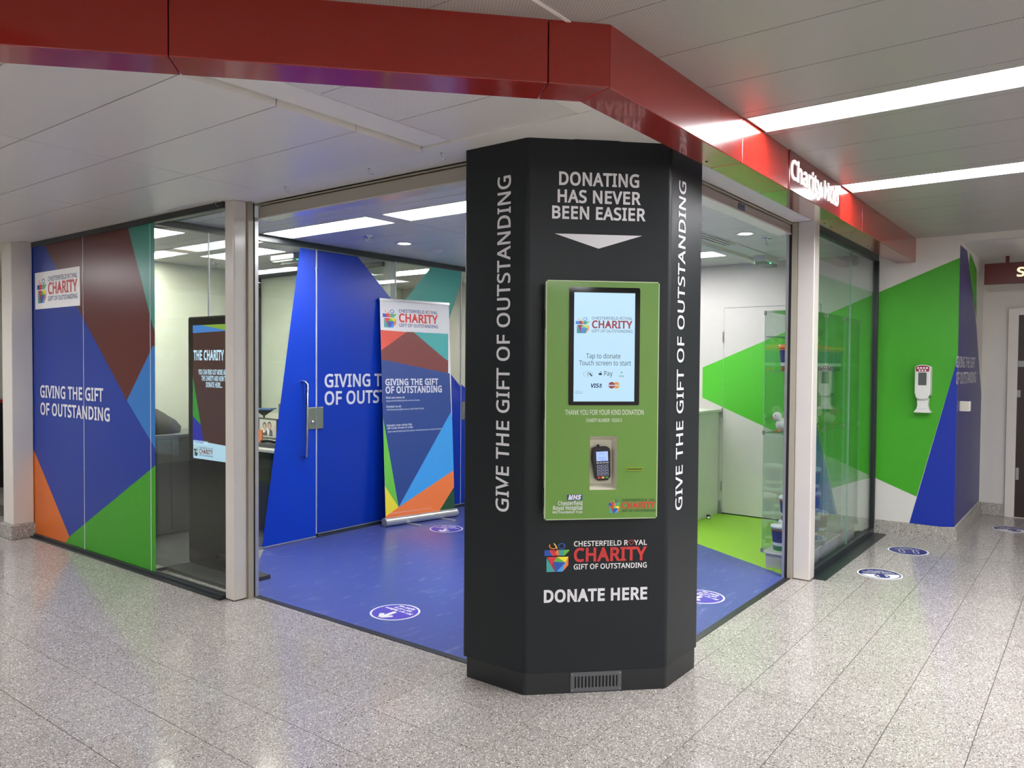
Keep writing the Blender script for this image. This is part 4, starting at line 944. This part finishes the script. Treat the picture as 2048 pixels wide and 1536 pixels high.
for (w0, z0_), (w1_, z1_) in zip(pr, pr[1:]):
    vs = [PD.pt(-w0, z0_, .02), PD.pt(w0, z0_, .02), PD.pt(w0, z0_, .075), PD.pt(-w0, z0_, .075), PD.pt(-w1_, z1_, .015), PD.pt(w1_, z1_, .015), PD.pt(w1_, z1_, .095 if z1_ < 1.12 else .078), PD.pt(-w1_, z1_, .095 if z1_ < 1.12 else .078)]
    nk.add(vs, [(0, 3, 7, 4), (1, 5, 6, 2), (2, 6, 7, 3), (0, 4, 5, 1)] + ([(4, 7, 6, 5)] if z1_ < 1.12 else []))
nk.build('drip_tray_bracket', sd, fix=True)
B(WHITEP).pbox(PD, -.064, .064, 1.100, 1.110, .0, .098).build('drip_tray', sd, bev=.004)
# wall box on the return face
t = thing('wall_box', (7.65, .94, 1.1), 'small off-white square box on the dark blue wall wrap', 'box')
B(WHITEP).box(7.62, 7.68, .892, .973, 1.115, 1.20).build('housing', t, bev=.004)
B(mat('cream_rocker', '#c9c6b4', .4)).box(7.617, 7.62, .90, .965, 1.123, 1.192).build('front_plate', t, bev=.001)
# red hanging sign
XS = 8.7; PS = PX(XS); s0 = PS.px(1969, 528); s1 = PS.px(1969, 569.5)
sg = thing('hanging_sign', (XS, .2, s1[1]), 'dark red hanging sign with cream letter S at the far right', 'sign')
B(REDD).pbox(PS, s0[0], s0[0]+1.4, s1[1], s0[1], -.06, 0).build('sign_box', sg, bev=.003)
B(REDD).pbox(PS, s0[0]+.17, s0[0]+.20, s0[1], 2.55, -.04, -.02).build('hanger', sg)
B(L_SIGN).tpx('S', PS, 2033.5, 552, 2050, 552, 535, .03, .002).build('lettering', sg)
# door at far right
d4 = thing('door_4', (9.15, .35, 0), kind='structure', label='dark timber door in a white frame at the far right')
P9 = PX(9.15); f0 = P9.px(2016, 700)[0]; f1 = P9.px(2036, 700)[0]; ft = P9.px(2020, 617)[1]
B(WHITE).pbox(P9, f0, f1, 0, ft, .0, .03).pbox(P9, f1, f1+.9, ft-.07, ft, 0, .03).build('door_frame', d4, bev=.004)
dl = B(mat('dark_brown_door', '#2a1d18', .4)).pbox(P9, f1, f1+.9, .01, ft-.07, .0, .008).build('door_leaf', d4)
B(mat('grey_plate', '#9a9a98', .4)).pbox(P9, f1+.0, f1+.03, 1.20, 1.27, .008, .014).pbox(P9, f1+.005, f1+.03, .38, .5, .008, .014).pbox(P9, f1+.005, f1+.12, 1.50, 1.56, .008, .014).build('hinge_plate', dl)
strip_light(8.0, 8.25, -3.2, -1.6, 2.55, L_PURP, 'violet-tinted ceiling light out of view in the right passage')
strip_light(8.0, 8.25, -1.3, -.1, 2.55, lamp('passage_lamp', '#fff4ea', 2.0), 'soft ceiling light in the right passage')

# ================================================================ OFFICE FURNITURE
S(B(CREAM).box(5.12, 5.2, YP+.03, 7.58, 0, 2.5), 'wall_inner')
gf = thing('glazed_screen', (5.10, 6.5, 0), 'dark framed glazed screen on the office wall behind the blue door', 'screen')
B(BLKF).box(5.08, 5.115, 7.37, 7.415, .95, 2.445).build('frame_stile', gf); B(BLKF).box(5.08, 5.115, YP+.1, 7.415, 2.41, 2.45).build('frame_head', gf)
B(GL).box(5.095, 5.10, YP+.1, 7.37, .95, 2.41).build('glass_pane', gf)
dk = thing('desk', (4.3, 6.3, 0), 'white topped office desk seen left of the blue glass door', 'desk')
B(WHITEP).prism(FLOOR, [(4.02, 5.45), (4.98, 5.45), (4.98, 7.1), (4.02, 7.1)], .715, .74).build('desk_top', dk, bev=.003)
B(DGREY).box(4.06, 4.08, 5.49, 7.06, .05, .715).build('modesty_panel', dk)
for x in (4.10, 4.92):
    for y in (5.53, 7.02): B(ALU).box(x-.02, x+.02, y-.02, y+.02, 0, .715).build('leg', dk)
PFm = Pl((4.60, 6.66, .741), (-.08, -.995, 0), (0, 0, 1))
pf = thing('photo_frame', (4.6, 6.5, .74), 'black framed photograph of two smiling people on the desk', 'picture')
B(BLKP).pbox(PFm, -.02, .33, 0, .205, -.02, 0).build('frame', pf, bev=.003)
B(mat('photo_backdrop', '#b9bdb6', .4)).pbox(PFm, .005, .31, .02, .19, 0, .001).build('photograph', pf)
b = B(mat('photo_hair', '#3a2f2a', .5)); b.disc(PFm, .10, .125, .036, .0014, 20, sy=1.15).disc(PFm, .19, .135, .036, .0014, 20, sy=1.1)
b.m(mat('photo_skin', '#b59a8a', .5)).disc(PFm, .10, .113, .028, .0018, 20, sy=1.25).disc(PFm, .19, .123, .028, .0018, 20, sy=1.25)
b.m(mat('photo_shirt', '#e0e0dc', .5)).poly(PFm, [(.05, .10), (.13, .10), (.15, .04), (.03, .04)], .0012).poly(PFm, [(.145, .11), (.205, .11), (.24, .04), (.14, .04)], .0012)
b.m(mat('photo_jumper', '#20242c', .5)).poly(PFm, [(.03, .095), (.09, .055), (.14, .095), (.16, .032), (.02, .032)], .0022).poly(PFm, [(.20, .11), (.245, .08), (.25, .032), (.18, .032)], .0022)
b.build('printed_figures', pf)
kb = thing('desk_telephone', (4.25, 5.95, .74), 'dark grey desk telephone on the white desk', 'telephone')
B(DGREY).prism(Pl((4.10, 6.02, .741), (.05, -1, 0), (1, .05, 0)), [(0, 0), (.36, 0), (.33, .22), (.04, .24)], 0, .035).build('body', kb, bev=.006)
B(BLKP).tube([(4.14, 5.96, .79), (4.16, 5.88, .80), (4.18, 5.80, .79)], .016, 10).build('handset', kb)
t = thing('desk_lamp', (4.78, 6.84, .74), 'desk lamp with flat blue shade at the left edge of the entrance view', 'lamp')
B(BLKP).lathe((4.78, 6.84, .741), [(.001, 0), (.08, 0), (.08, .012), (.012, .018), (.008, .24)], 16).build('stand', t)
B(mat('blue_shade', '#31578c', .35)).prism(Pl((4.78, 6.84, .98), (.6, -.8, 0), (.8, .6, 0)), [(-.1, -.09), (.10, -.09), (.10, .09), (-.1, .09)], .03, .042).build('shade', t)
B(BLKP).add([(4.72, 6.92, 1.008), (4.84, 6.76, 1.008), (4.86, 6.81, 1.008), (4.74, 6.95, 1.008), (4.77, 6.85, .95), (4.79, 6.83, .95)], [(0, 1, 5, 4), (1, 2, 5), (2, 3, 4, 5), (3, 0, 4)]).build('shade_body', t)
t = thing('letter_tray', (4.42, 6.3, .74), 'orange and red stationery on the white desk', 'stationery')
B(mat('orange_card', '#c46a2f', .5)).box(4.35, 4.362, 6.26, 6.34, .741, .86).build('card', t); B(mat('red_pad', '#a83228', .5)).box(4.37, 4.52, 6.18, 6.36, .741, .755).build('pad', t, bev=.002)
mo = thing('monitor', (4.45, 6.0, .74), 'dark flat monitor seen edge-on beside the photo frame', 'monitor')
Pm = Pl((4.52, 6.24, .80), (-.28, -.96, 0), (0, 0, 1)); B(BLKP).pbox(Pm, 0, .50, 0, .30, -.03, 0).build('screen', mo, bev=.004)
B(BLKP).pbox(Pm, .22, .28, -.058, .05, -.05, -.03).pbox(Pm, .15, .35, -.06, -.05, -.12, .06).build('stand', mo)
ob = thing('low_cabinet', (3.5, 6.6, 0), 'dark low cabinet behind the glass left of the totem', 'cabinet')
B(mat('dark_cabinet', '#33373a', .5)).box(3.0, 4.0, 6.35, 6.85, .02, .84).build('body', ob, bev=.004); B(mat('grey_cabinet_top', '#4a4f52', .4)).box(2.98, 4.02, 6.33, 6.87, .84, .865).build('top', ob, bev=.003)
for i in range(2): B(mat('dark_cabinet_front', '#2c3033', .45)).box(3.02+.49*i, 3.49+.49*i, 6.335, 6.35, .05, .82).build('door', ob, bev=.002)
jk = B(mat('black_fabric', '#1e1f22', .85, bump=.6))
rings = [(.0, .30, .15), (.05, .31, .16), (.11, .25, .15), (.17, .19, .12), (.215, .12, .09), (.225, .02, .02)]
vs = []; n = 28
for z, rx, ry in rings:
    for j in range(n):
        a = 2*math.pi*j/n; k_ = 1 + .07*math.sin(5*a + z*20) + .05*math.sin(9*a - z*31); vs.append((3.42 + rx*k_*math.cos(a) - z*.25, 6.58 + ry*k_*math.sin(a), .866 + z))
jk.add(vs, [(i*n+j, i*n+(j+1) % n, (i+1)*n+(j+1) % n, (i+1)*n+j) for i in range(len(rings)-1) for j in range(n)], True)
tag(jk.build('jacket'), 'black jacket bundled on the low cabinet behind the clear glass', 'jacket')

# ================================================================ WHITE CABINET, DOORSTOP
wc = thing('white_cabinet', (7.2, 3.6, 0), 'white waist-high cabinet just right of the column against the end wall', 'cabinet')
CW = mat('white_laminate', '#d6d6ca', .4)
B(CW).box(6.70, XW-.01, 3.07, 4.30, .0, 1.03).build('body', wc, bev=.002); B(CW).box(6.67, XW-.005, 3.04, 4.32, 1.03, 1.055).build('worktop', wc, bev=.003)
for i in range(2): B(CW).box(6.683, 6.70, 3.09+.6*i, 3.67+.6*i, .1, 1.01).build('door', wc, bev=.003)
for i in range(2): B(SIL).tube([(6.675, 3.6+.12*i, .85), (6.66, 3.6+.12*i, .85), (6.66, 3.6+.12*i, .95), (6.675, 3.6+.12*i, .95)], .005, 8).build('handle', wc)
t = thing('door_stop', (7.13, 3.02, 0), 'small chrome door stop on the green floor beside the white cabinet', 'door stop')
B(CHR).lathe((7.13, 3.02, 0), [(.001, 0), (.022, 0), (.022, .028), (.001, .028)], 18).build('body', t); B(BLKR).lathe((7.13, 3.02, .028), [(.001, .012), (.018, .012), (.020, 0)], 18).build('rubber_top', t)
t = thing('door_holder', (7.47, 3.05, 0), 'small steel door holder at the foot of the door frame', 'door holder')
B(SIL).tube([(7.475, 3.062, .0), (7.475, 3.05, .13), (7.475, 3.036, .0)], .006, 8).build('arm', t); B(SIL).box(7.465, 7.485, 3.03, 3.066, 0, .01).build('plate', t)

# ================================================================ GLASS SHOWCASES WITH BUCKETS AND TOYS
SH = [.12, 1.0, 1.453, 1.708]
cname = ('left glass showcase tower nearest the white post, with orange bucket', 'middle glass showcase tower behind the clear window', 'right glass showcase tower next to the end wall')
for i, (x0, x1) in enumerate(((5.665, 6.150), (6.195, 6.68), (6.725, 7.21))):
    y0, y1 = 1.685, 1.98
    t = thing('glass_showcase', ((x0+x1)/2, (y0+y1)/2, 0), cname[i], 'showcase')
    B(mat('grey_plinth', '#b4b4b8', .4)).box(x0+.02, x1-.02, y0+.015, y1-.02, 0, .11).build('plinth', t, bev=.003)
    B(CW).box(x0, x1, y0, y1, .108, .12).build('base_board', t, bev=.002)
    for a in ((x0, x0+.005, y0, y1), (x1-.005, x1, y0, y1), (x0+.006, x1-.006, y1-.005, y1), (x0+.006, x1-.006, y0, y0+.005)): B(GLV).box(*a, .12, 1.89).build('glass_side', t)
    b = B(EDGE)
    for x in (x0, x1):
        for y in (y0, y1): b.box(x-.0015, x+.0015, y-.0015, y+.0015, .12, 1.89)
    b.build('glass_edge', t)
    B(GLV).box(x0, x1, y0, y1, 1.89, 1.896).build('glass_top', t)
    for z in (SH[1:] if i == 0 else SH[1:3]):
        B(GLV).box(x0+.008, x1-.008, y0+.008, y1-.008, z-.006, z).build('glass_shelf', t)
        B(EDGE).box(x0+.006, x1-.006, y1-.009, y1-.006, z-.006, z).box(x0+.006, x0+.009, y0+.01, y1-.01, z-.006, z).build('shelf_edge', t)
    b = B(SIL)
    for x, y in ((x0, y1), (x0, y0), (x1, y1), (x1, y0)):
        for z in (.13, 1.0, 1.88): b.box(x-.008, x+.008, y-.008, y+.008, z-.016, z+.016)
    b.build('corner_clip', t, bev=.002)
def bucket(name, lidh, bodyh, lab, x, y, z, rz, label, s=1.0, lid=True):
    t = thing(name, (x, y, z), label, 'bucket', rz=0)
    body = mat('bucket_' + bodyh[1:], bodyh, .35)
    B(body).lathe((x, y, z), [(.001, 0), (.058*s, 0), (.074*s, .165*s), (.077*s, .168*s), (.077*s, .176*s), (.070*s, .176*s)], 26).build('tub', t)
    lm = mat('label_' + lab[1:], lab, .45); wb = B(lm).lathe((x, y, z), [(.0615*s, .03*s), (.0735*s, .15*s)], 26)
    wb.m(P['white']).lathe((x, y, z), [(.0622*s, .035*s), (.0650*s, .06*s)], 26); wb.m(P['orange']).lathe((x, y, z), [(.0738*s, .15*s), (.0742*s, .157*s)], 26); wb.build('printed_label', t)
    L_ = mat('lid_' + lidh[1:], lidh, .3)
    if lid: B(L_).lathe((x, y, z), [(.001, .187*s), (.070*s, .187*s), (.072*s, .182*s), (.080*s, .182*s), (.081*s, .165*s), (.078*s, .165*s)], 26).build('lid', t)
    else: B(L_).lathe((x, y, z), [(.082*s, .165*s), (.083*s, .19*s), (.074*s, .19*s), (.073*s, .17*s)], 26).build('rim', t)
    pts = [(x + .079*s*math.cos(a)*math.cos(rz) , y + .079*s*math.cos(a)*math.sin(rz), z + .15*s - .075*s*math.sin(a)) for a in [math.pi*i/12 for i in range(13)]]
    o_ = Vector((-math.sin(rz), math.cos(rz), 0)) * .045*s
    pts = [tuple(Vector(p) - o_ * math.sin(math.pi*i/12) * 1.5) for i, p in enumerate(pts)]
    B(BLKP).tube(pts, .0022*s, 6).build('handle', t); return t
bucket('charity_bucket', '#e87a1e', '#e06a1a', '#2c2f78', 5.95, 1.885, 1.454, .4, 'orange collection bucket with blue label on the upper shelf, left showcase', 1.05, False)
bucket('charity_bucket', '#f0f0ee', '#3f8a34', '#2a2f6e', 5.80, 1.88, .121, .9, 'white-lidded bucket with blue label on the showcase base nearest the entrance')
bucket('charity_bucket', '#f0f0ee', '#b0522a', '#2a2f6e', 5.99, 1.885, .31, .3, 'white-lidded orange bucket stacked in the left showcase')
bucket('charity_bucket', '#f0f0ee', '#b87a3a', '#3a3a62', 5.99, 1.885, .121, .3, 'white-lidded bucket under the stacked one in the left showcase')
bucket('charity_bucket', '#d8622a', '#2f7f8a', '#2b5a86', 6.34, 1.83, 1.454, .2, 'orange-rimmed blue bucket on the upper shelf, middle showcase left', 1.05, False)
bucket('charity_bucket', '#d88a2a', '#2f6a7a', '#2b5a86', 6.53, 1.83, 1.454, .2, 'amber-rimmed blue bucket on the upper shelf, middle showcase right', 1.05, False)
bucket('charity_bucket', '#e8d83a', '#3a7a8a', '#2b5a86', 6.90, 1.83, 1.454, .2, 'yellow-rimmed bucket on the upper shelf, right showcase', 1.05, False)
for k in range(3):
    bucket('charity_bucket', '#e6e8ea', '#2f5f9a', '#25407e', 6.33, 1.83, .121 + .19*k, .5, ('white-lidded blue bucket at the bottom of the middle showcase', 'white-lidded blue bucket in the middle of its stack', 'white-lidded blue bucket topmost of the middle showcase stack')[k])
bucket('charity_bucket', '#e6e8ea', '#c9a24a', '#7a6a3a', 6.55, 1.83, .121, .5, 'tan bucket on the base of the middle showcase')
def toy(x, y, z, rz, body, belly, label, s=1.0):
    t = thing('soft_toy_bird', (x, y, z), label, 'soft toy')
    bm_ = mat('plush_' + body[1:], body, .9, bump=.6); bl = mat('plush_' + belly[1:], belly, .9, bump=.6)
    c, sn = math.cos(rz), math.sin(rz); R = lambda a, b_, h: (x + (a*c - b_*sn)*s, y + (a*sn + b_*c)*s, z + h*s)
    B(bl).ball(R(0, 0, .055), .052*s, (1.15, .95, .95)).build('body', t)
    B(bm_).ball(R(.045, 0, .115), .034*s).build('head', t)
    B(bm_).ball(R(-.025, .045, .06), .04*s, (1.2, .35, .7)).ball(R(-.025, -.045, .06), .04*s, (1.2, .35, .7)).build('wing', t)
    B(mat('beak_orange', '#d8743a', .5)).lathe(R(.078, 0, .105), [(.012*s, 0), (.001, .028*s)], 10, ax=0).build('beak', t)
    b = B(mat('beak_orange', '#d8743a', .5)); b.ball(R(.04, .025, .008), .016*s, (1.3, .8, .45)).ball(R(.04, -.025, .008), .016*s, (1.3, .8, .45)); b.build('foot', t)
    b = B(BLKP); b.ball(R(.07, .016, .125), .0045*s, n=8).ball(R(.07, -.016, .125), .0045*s, n=8); b.build('eye', t)
toy(5.80, 1.885, 1.001, 2.4, '#efece4', '#f2efe8', 'white soft toy bird on the middle shelf of the left showcase')
toy(5.99, 1.84, 1.001, -2.9, '#22402e', '#3a5a44', 'dark green soft toy bird behind the white one in the left showcase', 1.25)
toy(6.42, 1.86, 1.001, -1.4, '#e4dccb', '#f0ebe0', 'cream soft toy bird on the middle shelf seen through the window', 1.1)
toy(6.86, 1.84, 1.001, -1.8, '#c9b98a', '#e0d6b8', 'tan soft toy bird in the right showcase', 1.0)
toy(6.34, 1.83, 1.655, -1.5, '#2f5a4a', '#d8c86a', 'green and yellow soft toy bird perched on the upper bucket', .9)

# repeats carry a group
GR_ = dict(charity_bucket='collection buckets in the glass showcases', soft_toy_bird='soft toys in the glass showcases', floor_sticker='round stickers on the floor', glass_showcase='glass showcase towers by the right window',
           ceiling_hook='wire hooks under the soffit', sprinkler='ceiling sprinklers', downlight='round downlights in the shop ceiling', shopfront_post='white shopfront posts', shutter_guide='shutter guides', ceiling_light='ceiling light panels and strips', emergency_light='emergency lights')
for o in bpy.data.objects:
    if o.parent is None and o.name.split('.')[0] in GR_: o['group'] = GR_[o.name.split('.')[0]]
